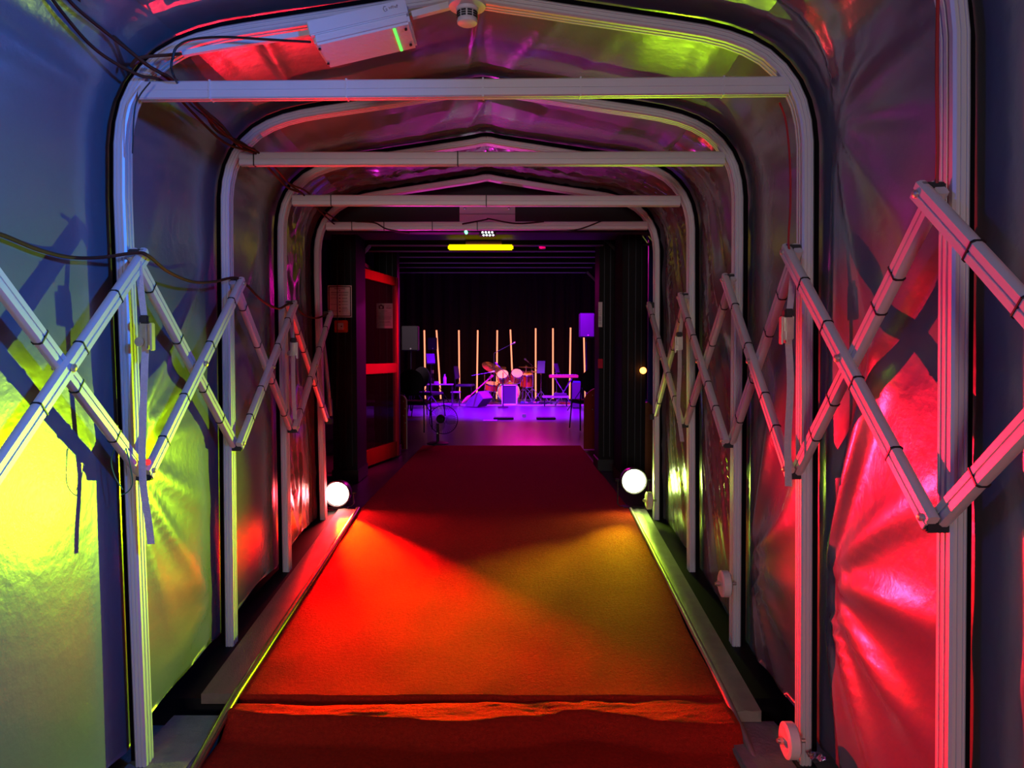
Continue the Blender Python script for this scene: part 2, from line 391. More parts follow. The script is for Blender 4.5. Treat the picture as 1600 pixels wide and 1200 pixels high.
def sheet(name, side, q0, q1, sub):
    # rows along Y
    ny = []
    ny += [-.6+(YS[0]+.6)*t/10 for t in range(10)]
    for a, b in zip(YS[:-1], YS[1:]): ny += [a+(b-a)*t/44 for t in range(44)]
    ny.append(YS[-1]+.03)
    rows = []
    for Y in ny:
        if Y <= YS[0]: k0, k1, t = KEYS[0], KEYS[1], (Y-YS[0])/(YS[1]-YS[0])
        elif Y >= YS[-1]: k0, k1, t = KEYS[-2], KEYS[-1], (Y-YS[-2])/(YS[-1]-YS[-2])
        else:
            for j in range(len(YS)-1):
                if YS[j] <= Y <= YS[j+1]: k0, k1, t = KEYS[j], KEYS[j+1], (Y-YS[j])/(YS[j+1]-YS[j]); break
        pl = []
        for q in range(q0, q1+1):
            p = OL[k0][q].lerp(OL[k1][q], t); p.y = Y; pl.append(p)
        fine = []
        for j in range(len(pl)-1):
            for e in range(sub):
                fine.append(pl[j].lerp(pl[j+1], e/sub))
        fine.append(pl[-1])
        row = []; s = 0
        for j, p in enumerate(fine):
            if j: s += (p-fine[j-1]).length
            tv = fine[min(j+1, len(fine)-1)]-fine[max(j-1, 0)]
            n = V((-tv.z, 0, tv.x)).normalized()
            kk = 1
            if side == 'L': kk = 1
            row.append(p-n*disp(side, Y, s if side == 'C' else p.z, p.z)*kk)
        # wavy hem lifted above the sill
        if side in 'LR':
            e = 0 if side == 'L' else -1
            tt = (t % 1.0)
            lift = .05+.05*max(0, math.sin(math.pi*tt))+.02*vnoise(Y*3, 1, 1)
            hem = row[e].z+lift
            for p in row:
                if p.z < hem: p.z = hem-.002*(hem-p.z)
        rows.append(row)
    mb = MB(); mb.grid(rows); return mb.build(name, M['sheet'], None, True, auto=180)
ql = 14+8; qr = NP-1-ql
wl = struct(sheet('wall_left', 'L', 0, ql, 4)); wc = struct(sheet('ceiling', 'C', ql, qr, 5)); wr = struct(sheet('wall_right', 'R', qr, NP-1, 4))
wl['label'] = 'left side of the tunnel in silvery sheeting'; wr['label'] = 'right side of the tunnel in creased silvery sheeting'; wc['label'] = 'silvery sheeting roof of the tunnel'

# ------------------------------------------------------------------ scissor braces
JL_T = {0: (-72, 319), 1: (224, 401), 2: (377, 443), 3: (460, 477), 4: (516, 492)}
JL_B = {0: (-72, 835), 1: (234, 735), 2: (376, 693), 3: (462, 667), 4: (518, 655)}
JR_T = {-1: (2150, 30), 0: (1441, 303), 1: (1229, 394), 2: (1133, 437), 3: (1063, 465), 4: (1014, 478)}
JR_B = {-1: (2160, 1100), 0: (1449, 808), 1: (1232, 733), 2: (1133, 688), 3: (1064, 659), 4: (1017, 648)}
ah = .0255; at = .0145
ARMP = [(-ah, -at*.4), (-ah*.8, -at), (-.004, -at), (-.003, -at*.8), (.003, -at*.8), (.004, -at), (ah*.8, -at), (ah, -at*.4), (ah, at*.4), (ah*.8, at), (.004, at), (.003, at*.8), (-.003, at*.8), (-.004, at), (-ah*.8, at), (-ah, at*.4)]
bayname = {(-1, 0): 'nearest the viewer, cut off by the frame edge', (0, 1): 'the big near one', (1, 2): 'the second one, behind the big near one', (2, 3): 'the third one along', (3, 4): 'the last and smallest one, next to the hall'}
def brace(side, a, b):
    T, B = (JL_T, JL_B) if side < 0 else (JR_T, JR_B)
    sgn = 1 if side < 0 else -1    # inward direction
    Ya, Yb = FR[a][0]-.01, FR[b][0]-.01
    ta, tb, ba, bb = P(*T[a], Ya), P(*T[b], Yb), P(*B[a], Ya), P(*B[b], Yb)
    nm = 'left' if side < 0 else 'right'
    th = thing('scissor_brace', 'scissor brace on the %s wall, %s' % (nm, bayname[(a, b)]), 'brace', ((ba.x+bb.x)/2, (Ya+Yb)/2, min(ba.z, bb.z)), 'scissor braces between the arches')
    inn = V((sgn*.0, 0, 0)); outv = V((-sgn*.034, 0, 0))
    arms = [(ba+inn, tb+inn, 'arm'), (ta+outv, bb+outv, 'arm')]
    for p, q, nme in arms:
        d = (q-p).normalized()
        ar = MB().sweep([p-d*.02, p-d*.008, q+d*.008, q+d*.02], [(x, y) for x, y in ARMP], (1, 0, 0)).build('arm', M['arm'], th, True, auto=35)
        L = (q-p).length
        for t in (.16, .36, .62, .84):
            t += random.uniform(-.05, .05)
            c = p.lerp(q, t); h = ah+.0025; e = at+.0025
            MB().sweep([c-d*.0022, c+d*.0022], [(-h, -e*.6), (-h*.8, -e), (h*.8, -e), (h, -e*.6), (h, e*.6), (h*.8, e), (-h*.8, e), (-h, e*.6)], (1, 0, 0)).build('cable_tie', M['tie'], ar)
        for c in (p, q):
            MB().lathe(c-V((sgn*-.012, 0, 0)), (sgn, 0, 0), [(0, 0), (0, .010), (.008, .010), (.011, .006), (.011, 0)], 10).build('end_bolt', M['steel'], ar, True)
    # pivot
    c = (ba+tb)/2
    MB().lathe(c-V((sgn*.045, 0, 0)), (sgn, 0, 0), [(0, 0), (0, .008), (.060, .008), (.060, .012), (.068, .012), (.072, .006), (.072, 0)], 12).build('pivot_bolt', M['steel'], th, True)
    for c in (tb, bb) if a >= 0 else (tb, bb):
        MB().box(c+V((-sgn*.020, .0, -.016 if c is bb else .006)), (.060, .030, .040), bev=.004).build('end_block', M['black'], th)
brace(1, -1, 0)
for a, b in ((0, 1), (1, 2), (2, 3), (3, 4)): brace(-1, a, b); brace(1, a, b)

# ------------------------------------------------------------------ floors, carpet, sills
ZR = lambda Y: -.321+.1088*(Y-2.75)          # ramp
def zc(x, Y):
    if Y >= 5.7: return .0
    if Y >= 3.12: return ZR(Y)+(.004*vnoise(x*5, Y*3, 2)+.006*abs(vnoise(x*7, Y*6, 5))*max(0, abs(x+.13)-.6)*2)*min(1, (Y-3.12)/.1)
    base = ZR(3.12); e = (3.12-Y)+.02*vnoise(x*2.3, 1, 6)
    if e < 0: return base+e*.1
    left = min(1, max(0, .35-x*.9)); top = -.004-.028*math.exp(-((e-.024)/(.012+.016*left))**2)*left-.012*abs(vnoise(x*3.5, e*9, 4))-.004*abs(vnoise(x*13, e*30, 2))
    edge = .165+.03*x*0-.045*max(0, -x-.55)*1+.09*vnoise(x*1.9, 0, 9)+.03*vnoise(x*6, 0, 3)
    k = min(1, max(0, (e-edge)/.11)); k = k*k*(3-2*k)
    return base+top*(1-k)*min(1, e/.01)-.085*k+.004*vnoise(x*4, Y*4, 8)
CL, CR = -1.175, .905
g_ = MB(); rows = []
ys = [.2+.1*k for k in range(26)]+[2.8+.006*k for k in range(60)]+[3.16+.06*k for k in range(43)]+[5.72, 5.9, 6.5, 7.5, 8.5, 9.68]
for Y in ys:
    l = CL+.012*vnoise(Y*1.5, 0, 1); r = CR+.012*vnoise(Y*1.5, 5, 1)
    rows.append([V((l+(r-l)*j/80, Y, zc(l+(r-l)*j/80, Y)+.012)) for j in range(81)])
g_.grid(rows)
cp = g_.build('red_carpet', M['carpet'], None, True, auto=180)
md = cp.modifiers.new('thickness', 'SOLIDIFY'); md.thickness = .010; md.offset = -1
tag(cp, 'long brick-red carpet running up the ramp into the hall', 'carpet')
# ramp deck
g_ = MB(); rows = []
for Y in (3.12, 5.72): rows.append([V((-1.62, Y, ZR(Y)-.012)), V((1.30, Y, ZR(Y)-.012))])
g_.prism([(-1.62, 3.14, ZR(3.14)-.012), (-1.62, 5.70, ZR(5.70)-.008), (-1.62, 5.70, -.5), (-1.62, 3.14, -.5)], (2.92, 0, 0))
struct(g_.build('floor_ramp', M['blackgloss'], None))
struct(MB().box((0, 1.2, -.46), (6, 4.2, .1)).build('floor_outside', M['ground'], None))
fl = MB(); fl.box((0, 13.35, -.055), (14, 15.3, .1)); struct(fl.build('floor', M['floor'], None))
# sills
def sill(name, x0, x1, y0, y1, mt, label, seed):
    g_ = MB(); rows = []
    n = 60
    for k in range(n+1):
        Y = y0+(y1-y0)*k/n; z = ZR(Y)
        rows.append([V((x0, Y, z-.03)), V((x0, Y, z+.012)), V((x0+(x1-x0)*.35, Y, z+.018+.003*vnoise(Y*9, 1, seed))), V((x0+(x1-x0)*.6, Y, z+.014+.003*vnoise(Y*9, 3, seed))), V((x1, Y, z+.016)), V((x1, Y, z-.03))])
    b = g_.grid(rows); m_ = 6
    g_.f.append(tuple(b+j for j in range(m_))); g_.f.append(tuple(b+n*m_+j for j in range(m_)))
    return tag(g_.build(name, mt, None, True, auto=30), label, 'sill')
sill('floor_sill', -1.345, -1.205, 3.13, 5.66, M['sillwood'], 'worn brown timber sill along the left edge of the carpet', 1)
sr = sill('floor_sill', .935, 1.035, 3.0, 5.66, M['sillmetal'], 'scratched metal sill along the right edge of the carpet, lit lime', 2)
def nosing(x, y0, y1, r, label, mt):
    pts = []
    for k in range(41):
        Y = y0+(y1-y0)*k/40; z = ZR(Y) if Y > 3.1 else ZR(3.1)-.10*min(1, (3.1-Y)/.5)
        pts.append(V((x+.006*vnoise(Y*2, 0, 3), Y, z+.014)))
    pr = [(r*math.cos(2*math.pi*j/12), r*.8*math.sin(2*math.pi*j/12)) for j in range(12)]
    return tag(MB().tube(pts, r, 12).build('edge_nosing', mt, None, True), label, 'edging')
nosing(-1.190, 1.6, 5.66, .019, 'brass coloured edging strip between left sill and carpet', M['nosing'])
nosing(.921, 1.6, 5.66, .014, 'dull metal edging strip between right sill and carpet', M['sillmetal'])
for x0, z0, lab in ((-1.30, 2.85, 'rough stone paver by the foot of the left leg, past the timber sill'), (1.0, 2.8, 'dark broken paver by the lowest caster wheel on the right')):
    bm_ = MB(); bm_.box((x0-.02, z0, -.372), (.24, .44, .09), bev=.008); tag(bm_.build('paver', M['ground'], None), lab, 'paver')
# crumpled foil at right foot
fo = MB(); c = P(1276, 1186, 2.62); rows = []
for i in range(7): rows.append([c+V(((j-3)*.009, (i-3)*.008, .018*random.random())) for j in range(7)])
fo.grid(rows); f_ = fo.build('crumpled_foil', M['chrome'], None); tag(f_, 'tiny crumpled piece of silver foil by the right foot of the nearest full arch', 'litter')
md = f_.modifiers.new('t', 'SOLIDIFY'); md.thickness = .001

# ------------------------------------------------------------------ floodlights
def flood(pos, em, label, hand):
    r = .090
    t = thing('floodlight', label, 'floodlight', (pos.x, pos.y+.05, .0), 'round floodlights on the floor')
    MB().lathe(pos+V((0, -.05, 0)), (0, 1, 0), [(0, r+.004), (-.012, r+.006), (-.012, r+.013), (.02, r+.014), (.10, r+.004), (.16, r*.55), (.20, r*.4), (.20, 0)], 36).build('housing', M['blackmetal'], t, True)
    MB().lathe(pos+V((0, -.045, 0)), (0, 1, 0), [(0, 0), (-.008, r*.5), (0, r)], 36).build('lens', em, t, True, label='glowing round lens')
    zb = .012
    pts = [(pos.x-r-.03, pos.y, pos.z), (pos.x-r-.03, pos.y, zb+.02), (pos.x-r-.01, pos.y, zb), (pos.x+r+.01, pos.y, zb), (pos.x+r+.03, pos.y, zb+.02), (pos.x+r+.03, pos.y, pos.z)]
    MB().sweep(pts, [(-.003, -.015), (.003, -.015), (.003, .015), (-.003, .015)], (0, 1, 0)).build('yoke', M['blackmetal'], t)
    for s in (-1, 1):
        MB().lathe((pos.x+s*(r+.018), pos.y, pos.z), (s, 0, 0), [(0, 0), (0, .012), (.03, .012), (.03, 0)], 10).build('yoke_knob', M['black'], t)
    MB().box((pos.x, pos.y, zb-.004), (.16, .10, .012), bev=.002).build('base_plate', M['blackmetal'], t)
flood(RED_POS, M['e_red'], 'round floodlight glowing red on the floor left of the carpet', 1)
flood(YEL_POS, M['e_yel'], 'round floodlight glowing lime yellow on the floor right of the carpet', 1)

# ------------------------------------------------------------------ batten light, conduit, smoke alarm
def panel_between(p0, p1, down, thick_dir):  # helper returning rotation from axes
    x = (p1-p0).normalized(); z = (-down).normalized(); y = z.cross(x).normalized(); z = x.cross(y)
    return Matrix((x, y, z)).transposed()
YB = 2.66
a0 = P(489, 62, YB); a1 = P(640, 27, YB)
L = (a1-a0).length; rot = panel_between(a0, a1, V((0, 0, -1)), None)
mid = (a0+a1)/2
bt = thing('batten_light', 'white emergency batten light with clear ribbed cover under the arch roof', 'lamp', (mid.x, YB, mid.z-.08))
tl2 = rot @ Matrix.Rotation(R(-3), 3, 'X')
MB().box(mid+rot @ V((0, .035, .010)), (L, .185, .052), tl2, bev=.004).build('base', M['white'], bt)
cov = MB().box(mid+rot @ V((.006, .035, -.034)), (L*.97, .190, .036), tl2, bev=.008).build('cover', M['clear'], bt, label='ribbed clear cover')
MB().box(mid+rot @ V((L*.33, .034, -.050)), (.010, .165, .012), tl2, bev=.001).build('indicator', M['e_greentube'], cov, label='glowing green indicator')
for s_x in (-1, 1):
    for yy in (-.03, .085): MB().lathe(mid+tl2 @ V((s_x*L*.44, yy, -.052)), tl2 @ V((0, 0, -1)), [(0, 0), (0, .005), (.006, .005), (.006, 0)], 8).build('screw', M['blackmetal'], cov)
# handwriting on the base : 'Gw' scrawl with a few strokes
scr = [[(.0, .010), (-.006, .012), (-.010, .004), (-.006, -.006), (.002, -.004), (.002, .002), (-.003, .002)],
       [(.010, .006), (.012, -.001), (.015, .005), (.018, -.001), (.020, .008)], [(.024, .008), (.024, -.001)], [(.028, .006), (.030, .0), (.034, .004), (.034, -.002)], [(.039, .009), (.038, -.002)], [(.036, .005), (.042, .005)]]
sc = MB()
for st in scr: sc.tube([mid+rot @ V((L*.30+x, -.060, .016+z)) for x, z in st], .0009, 4)
sc.build('handwriting', M['greyink'], bt, label='small dark handwritten scrawl')
# conduit runs
def conduit(pts, r, label):
    pr = [(-r, -r), (r, -r), (r, r), (-r, r)]
    return tag(MB().sweep(pts, pr, (0, 1, 0)).build('conduit', M['white'], None), label, 'conduit')
conduit([P(286, 84, 2.66), P(330, 76, 2.66), P(484, 52, 2.66)], .009, 'thin white conduit from left corner of the arch to the batten light')
conduit([P(644, 24, 2.66), P(702, 9, 2.66)], .011, 'short white conduit from batten light to smoke alarm')
for x, y in ((362, 68), (614, 25)):
    pass
c = P(730, 14, 2.62)
sm = thing('smoke_alarm', 'round white smoke alarm hanging at the ridge of the arch', 'smoke alarm', (c.x, c.y, c.z-.06))
MB().lathe(c+V((0, 0, .045)), (0, 0, -1), [(0, 0), (0, .055), (.020, .060), (.030, .066), (.040, .064), (.044, .050), (.044, 0)], 36).build('base', M['white'], sm, True, auto=30)
hd_ = MB().lathe(c+V((0, 0, .002)), (0, 0, -1), [(0, .040), (.012, .038), (.014, .034), (.040, .034), (.044, .036), (.052, .035), (.056, .028), (.056, 0)], 32).build('detector_head', M['white'], sm, True, auto=30)
sl = MB()
for k in range(10):
    an = 2*math.pi*k/10
    for z in (-.018, -.026, -.034):
        sl.box(c+V((math.cos(an)*.0345, math.sin(an)*.0345, z+.002)), (.004, .016, .005), Matrix.Rotation(an, 3, 'Z'))
sl.build('vent_slot', M['black'], hd_)
MB().box(c+V((0, .03, .06)), (.10, .05, .04), bev=.003).build('bracket', M['white'], sm)

# ------------------------------------------------------------------ ratchet straps
def ribbon(mb, pts, wv, wid, th=.0025):
    rows = []
    pts = smoothpts(pts, 6); wv = V(wv).normalized()
    for i, p in enumerate(pts):
        d = pts[min(i+1, len(pts)-1)]-pts[max(i-1, 0)]; n = d.cross(wv).normalized()
        rows.append([p-wv*wid/2-n*th/2, p+wv*wid/2-n*th/2, p+wv*wid/2+n*th/2, p-wv*wid/2+n*th/2])
    b = mb.grid(rows, closed=True); mb.f.append((b+3, b+2, b+1, b)); e = b+4*(len(rows)-1); mb.f.append((e, e+1, e+2, e+3)); return mb
def ratchet(side, bx, by, Y, label, toppx, tail, scale=1):
    sgn = 1 if side < 0 else -1
    c = P(bx, by, Y)
    t = thing('ratchet_strap', label, 'strap', (c.x, c.y, c.z))
    top = P(*toppx, Y)
    s_ = MB(); wv = (1, .35*sgn, 0)
    ribbon(s_, [top, top.lerp(c, .5), c+V((0, 0, .045))], wv, .022)
    tl = [c+V((0, 0, -.04))]+[P(x, y, Y-.01) for x, y in tail]
    ribbon(s_, tl, wv, .024)
    s_.build('webbing', M['strap'], t, True, auto=40)
    b = MB(); b.box(c, (.036, .014, .085), bev=.003); b.box(c+V((sgn*.028, -.006, -.01)), (.008, .03, .10), bev=.003); b.box(c+V((sgn*.012, -.006, -.01)), (.004, .03, .09), bev=.001)
    b.build('buckle', M['steel'], t)
    MB().lathe(c+V((-.016, -.010, -.028)), (0, -1, 0), [(0, 0), (0, .017), (.004, .017), (.004, .010), (.006, .010), (.006, 0)], 14).build('ratchet_wheel', M['steel'], t, True)
    MB().box(c+V((sgn*.004, -.004, .052)), (.034, .034, .030), bev=.005).build('handle_grip', M['black'], t)
ratchet(-1, 227, 522, 2.64, 'grey ratchet strap on left leg of the nearest full arch, long end dangling', (216, 408), [(225, 600), (222, 700), (224, 760), (232, 815), (236, 850)])
ratchet(-1, 458, 545, 4.47, 'small ratchet strap on left leg of the third arch from the smoke alarm', (455, 486), [(458, 580), (459, 620), (461, 655)])
ratchet(1, 1232, 512, 2.64, 'ratchet strap with metal buckle on right leg of the nearest full arch', (1240, 420), [(1235, 600), (1231, 690), (1232, 760)])
ratchet(1, 1062, 536, 4.47, 'small ratchet strap on right leg of the arch before the last', (1067, 480), [(1062, 580), (1060, 640), (1066, 690)])

# ------------------------------------------------------------------ cables
def cable(pts, r, m, label, cat='cable', group=None, k=10, n=6):
    return tag(MB().tube(smoothpts(pts, k), r, n).build('cable', m, None, True), label, cat, group)
C_ = M['cable']
gc = 'brown cables tied along the upper left corner'
runs = [([(60, -40, 2.1), (90, 10, 2.2), (150, 78, 2.45), (214, 116, 2.62), (255, 128, 2.7), (300, 175, 3.0), (350, 222, 3.35), (395, 238, 3.55), (420, 250, 3.8), (450, 285, 4.2), (480, 300, 4.48), (500, 325, 4.9), (528, 345, 5.45)], .0055),
        ([(80, -40, 2.1), (115, 8, 2.25), (180, 62, 2.5), (240, 108, 2.62), (270, 125, 2.72), (322, 180, 3.05), (362, 218, 3.38), (400, 236, 3.55), (430, 262, 3.9), (455, 290, 4.25), (474, 304, 4.48), (505, 335, 5.0), (522, 350, 5.45)], .0055),
        ([(95, -40, 2.1), (125, 2, 2.3), (170, 50, 2.5), (225, 98, 2.62), (262, 122, 2.72), (316, 172, 3.05), (340, 205, 3.3), (385, 228, 3.55), (425, 268, 3.9), (448, 292, 4.25), (468, 300, 4.48)], .0065),
        ([(275, 126, 2.75), (310, 165, 3.0), (345, 195, 3.3), (372, 226, 3.5), (398, 234, 3.57)], .008)]
for j, (pp, r) in enumerate(runs):
    cable([P(*q) for q in pp], r, C_, ['lowest brown cable of the bundle looping down the upper left corner', 'middle brown cable of the bundle along the upper left corner', 'upper brown cable of the bundle along the upper left corner', 'thick short brown cable behind the first crossbar at left'][j], group=gc)
# ties holding the bundle to hoops
for (x, y, Y) in ((216, 112, 2.60), (378, 234, 3.53), (466, 304, 4.45)):
    pass
cable([P(205, 104, 2.60), P(214, 92, 2.58), P(235, 88, 2.6), P(262, 86, 2.62), P(284, 84, 2.63)], .006, C_, 'short brown cable from corner tie into the white conduit')
cable([P(270, 92, 2.6), P(276, 74, 2.6), P(300, 62, 2.6), P(350, 58, 2.6), P(420, 62, 2.6), P(486, 66, 2.63)], .0045, M['tie'], 'thin black cable hanging from the corner into the batten light')
cable([P(270, 88, 2.62), P(268, 105, 2.62), P(276, 128, 2.66), P(300, 165, 3.0), P(345, 200, 3.3), P(380, 232, 3.52)], .004, M['tie'], 'thin black cable dropping behind the first crossbar at left')
cable([P(235, 128, 2.63), P(218, 150, 2.63), P(210, 175, 2.63), P(207, 240, 2.64)], .0025, M['tie'], 'thin black wire trailing from first crossbar down left leg')
sw = [(-60, 352, 1.9), (0, 366, 2.08), (60, 390, 2.25), (110, 402, 2.4), (160, 402, 2.55), (212, 395, 2.64), (232, 400, 2.66), (262, 424, 2.9), (300, 440, 3.15), (335, 440, 3.35), (366, 434, 3.56), (385, 445, 3.7), (410, 470, 4.0), (435, 482, 4.3), (456, 474, 4.48), (475, 492, 4.9), (495, 497, 5.2), (512, 490, 5.45)]
cable([P(*q) for q in sw], .0065, C_, 'brown cable sagging from joint to joint along the left wall')
cable([P(1466, -30, 1.76), P(1464, 100, 1.76), P(1465, 230, 1.76), P(1463, 300, 1.76)], .0042, M['redcable'], 'red cable taped down the nearest right leg')
cable([P(1218, 160, 2.64), P(1228, 190, 2.66), P(1234, 250, 2.66), P(1235, 320, 2.66), P(1232, 380, 2.66), P(1238, 400, 2.66)], .004, M['redcable'], 'thin red cable hanging below the first crossbar at right')
cable([P(555, 346, 5.44), P(585, 348, 5.44), P(605, 358, 5.44), P(640, 364, 5.48)], .006, M['tie'], 'black cable draped over the last crossbar at left')
cable([P(722, 350, 5.44), P(760, 343, 5.44), P(764, 342, 5.44), P(806, 349, 5.44), P(850, 346, 5.44)], .006, M['tie'], 'black cable along the top of the last crossbar at centre')
cable([P(940, 345, 5.44), P(905, 358, 5.44), P(870, 362, 5.44)], .005, M['tie'], 'black cable draped over the last crossbar at right')
gw = [P(192, 692, 2.58), P(180, 700, 2.56), P(174, 722, 2.56), P(180, 745, 2.56), P(192, 765, 2.56)]
cable(gw, .0022, M['greenwire'], 'left loop of thin green wire tied to the near left brace')
cable([P(192, 690, 2.58), P(198, 705, 2.56), P(204, 730, 2.56), P(207, 755, 2.56), P(200, 768, 2.56), P(190, 773, 2.56)], .0022, M['greenwire'], 'right loop of thin green wire tied to the near left brace')
tag(MB().lathe(P(231, 722, 2.66), (0, -1, 0), [(0, 0), (0, .012), (.01, .010), (.018, 0)], 10).build('red_marker_light', M['e_redled'], None, True), 'tiny glowing red marker at the lower joint of the left leg', 'light')

# ------------------------------------------------------------------ hall shell
def sbox(name, c, d, m): return struct(MB().box(c, d).build(name, m, None))
sbox('wall_back', (0, 20.6, 2.2), (14, .2, 4.6), M['tarp_dark'])
sbox('wall_hall_left', (-6.9, 13.2, 2.2), (.2, 15, 4.6), M['tarp_dark'])
sbox('wall_hall_right', (6.9, 13.2, 2.2), (.2, 15, 4.6), M['tarp_dark'])
sbox('ceiling_hall', (0, 13.2, 4.45), (14, 15, .1), M['black'])
# front wall round the tunnel mouth
sbox('wall_front_left', (-4.4, 5.85, 2.2), (5.3, .1, 4.6), M['black'])
sbox('wall_front_right', (4.3, 5.85, 2.2), (5.9, .1, 4.6), M['black'])
sbox('wall_front_top', (-.2, 5.85, 3.33), (3.2, .1, 2.34), M['black'])
# backdrop curtain in folds
rows = []
for k in range(361):
    x = -5.5+11*k/360; y = 20.2+.05*math.sin(k*.55)+.02*math.sin(k*1.3)
    rows.append([V((x, y, .03)), V((x, y, 2.2)), V((x, y, 4.3))])
ct = MB(); ct.grid(rows); ct = ct.build('backdrop_curtain', mat('black_velvet', (.014, .002, .0006), .95, noise_amt=.3), None, True, auto=180)
tag(ct, 'black pleated stage curtain filling the back of the hall', 'curtain')
# portal: black columns
def colbox(px0, px1, Y, z1, dpt, label, m=M['blackgloss'], trim=True):
    x0 = P(px0, 556, Y).x; x1 = P(px1, 556, Y).x
    t = thing('column', label, 'column', ((x0+x1)/2, Y+dpt/2, 0))
    MB().box(((x0+x1)/2, Y+dpt/2, z1/2), (x1-x0, dpt, z1), bev=.006).build('shaft', m, t)
    MB().box(((x0+x1)/2, Y+dpt/2, .06), (x1-x0+.02, dpt+.02, .12), bev=.004).build('plinth', M['black'], t)
    g2 = MB()
    for k in (.25, .55, .8): g2.box((x0+(x1-x0)*k, Y-.003, z1/2), (.008, .010, z1-.3))
    g2.build('edge_trim', M['blackmetal'], t)
colbox(519, 557, 6.9, 3.0, .45, 'black column behind the framed notice and red call point')
colbox(585, 621, 8.7, 2.9, .20, 'black column carrying the camera notice')
colbox(936, 967, 7.6, 3.0, .40, 'black column right of the stage opening with the rounded red panel')
colbox(972, 1009, 6.7, 3.0, .5, 'widest black column behind the lime floodlight')
# header over opening and ceiling beams
hb = MB(); p0 = P(560, 368, 6.9); p1 = P(1015, 368, 6.9)
struct(hb.box(((p0.x+p1.x)/2, 7.1, p0.z+.17), (p1.x-p0.x+.9, .4, .30)).build('trim_1', M['black'], None))
bg = 'dark ceiling beams over the hall entrance'
specs = [(384, 7.6, 578, 942), (393, 8.3, 572, 950), (402, 9.0, 590, 940), (411, 9.8, 600, 930), (418, 10.6, 610, 925), (426, 11.4, 620, 915)]
od = ['nearest, just below the amber light', 'second from the front', 'third from the front', 'fourth from the front', 'fifth from the front', 'farthest back of the row']  # the amber light is the added reflection strip
for (y, Y, x0, x1), w_ in zip(specs, od):
    a_ = P(x0, y, Y); b_ = P(x1, y-2, Y)
    t = thing('ceiling_beam', 'slim dark ceiling beam over the hall entrance, '+w_, 'beam', ((a_.x+b_.x)/2, Y, a_.z), bg)
    MB().box(((a_.x+b_.x)/2, Y, a_.z+.06), (b_.x-a_.x, .07, .12), bev=.004).build('beam_body', M['blackgloss'], t)
    MB().box(((a_.x+b_.x)/2, Y-.02, a_.z-.002), (b_.x-a_.x, .07, .008)).build('flange', M['purple_sheen'], t, label='thin lower flange catching purple light')  # sheen along the beam's lower edge is painted on this strip
# chamfer braces
def strut(p, q, r, m, label, cat='strut'):
    return tag(MB().box((p+q)/2, ((q-p).length, r, r), Matrix(((q-p).normalized(), *[v for v in frame_of(q-p)])).transposed(), bev=.003).build('corner_strut', m, None), label, cat)
strut(P(555, 411, 7.4), P(578, 384, 7.4), .03, M['purple_sheen'], 'diagonal corner strut at upper left of the hall opening')
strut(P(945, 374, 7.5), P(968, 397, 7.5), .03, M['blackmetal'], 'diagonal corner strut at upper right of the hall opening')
strut(P(566, 412, 7.8), P(592, 430, 9.5), .04, M['purple_sheen'], 'receding diagonal strut below the upper left corner strut')
strut(P(917, 425, 11.4), P(933, 441, 11.4), .03, M['purple_sheen'], 'small far diagonal strut right of the dark stage opening')
strut(P(933, 441, 11.4), P(933, 560, 11.4), .025, M['purple_sheen'], 'thin far upright below the small right diagonal strut')
pb = P(847, 383, 8.0); tag(MB().box(pb, (.07, .05, .09), bev=.004).build('ceiling_bracket', mat('violet_metal', (.5, .1, .6), .5), None), 'small purple bracket between ceiling beams right of the amber light', 'bracket')  # the amber light is the added reflection strip
# white board + LED spot + glowing amber strip added for a ceiling reflection
a_ = P(718, 323, 5.785); b_ = P(805, 347, 5.785)
wb = thing('mounting_board', 'white board screwed above the last crossbar', 'board', ((a_.x+b_.x)/2, 5.785, b_.z))
MB().box(((a_.x+b_.x)/2, 5.785, (a_.z+b_.z)/2+.02), (b_.x-a_.x, .02, a_.z-b_.z+.04), bev=.002).build('panel', M['whitepaint'], wb)
MB().box(((a_.x+b_.x)/2, 5.772, (a_.z+b_.z)/2), (b_.x-a_.x, .006, .004)).build('seam', M['greyink'], wb)
for x in (726, 795): MB().lathe(P(x, 326, 5.774), (0, -1, 0), [(0, 0), (0, .012), (.004, .010), (.006, 0)], 10).build('screw', M['chrome'], wb)
ld = thing('led_fitting', 'small white LED cluster glowing under the last crossbar', 'light', tuple(P(762, 366, 5.7)))
MB().box(P(762, 364, 5.77), (.13, .06, .05), bev=.004).build('housing', M['black'], ld)
for r_ in range(2):
    for k in range(4):
        MB().lathe(P(754+k*5.0+r_*1.5, 363+r_*4.5, 5.74), (0, -1, 0), [(0, .007), (.002, .0065), (.004, 0)], 10).build('led', M['e_white'], ld)
tag(MB().lathe(P(728, 362, 5.77), (0, -1, 0), [(-.05, 0), (-.05, .012), (0, .012), (.004, 0)], 10).build('indicator_light', M['e_green'], None), 'tiny green indicator light left of the white LED cluster', 'light')
am = thing('amber_reflection_strip', 'glowing amber batten light on the ceiling inside the entrance', 'lamp', tuple(P(752, 386, 7.3)))  # added glowing strip stands in for a reflection, no batten light there
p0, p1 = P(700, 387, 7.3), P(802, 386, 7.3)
MB().box((p0+p1)/2, (p1.x-p0.x, .05, .052), bev=.012).build('reflection_glow', M['e_amber'], am)
MB().box((p0+p1)/2+V((.03, .02, .045)), ((p1.x-p0.x)*.55, .06, .028), bev=.004).build('base', M['purple_sheen'], am)  # backing piece added with the reflection strip
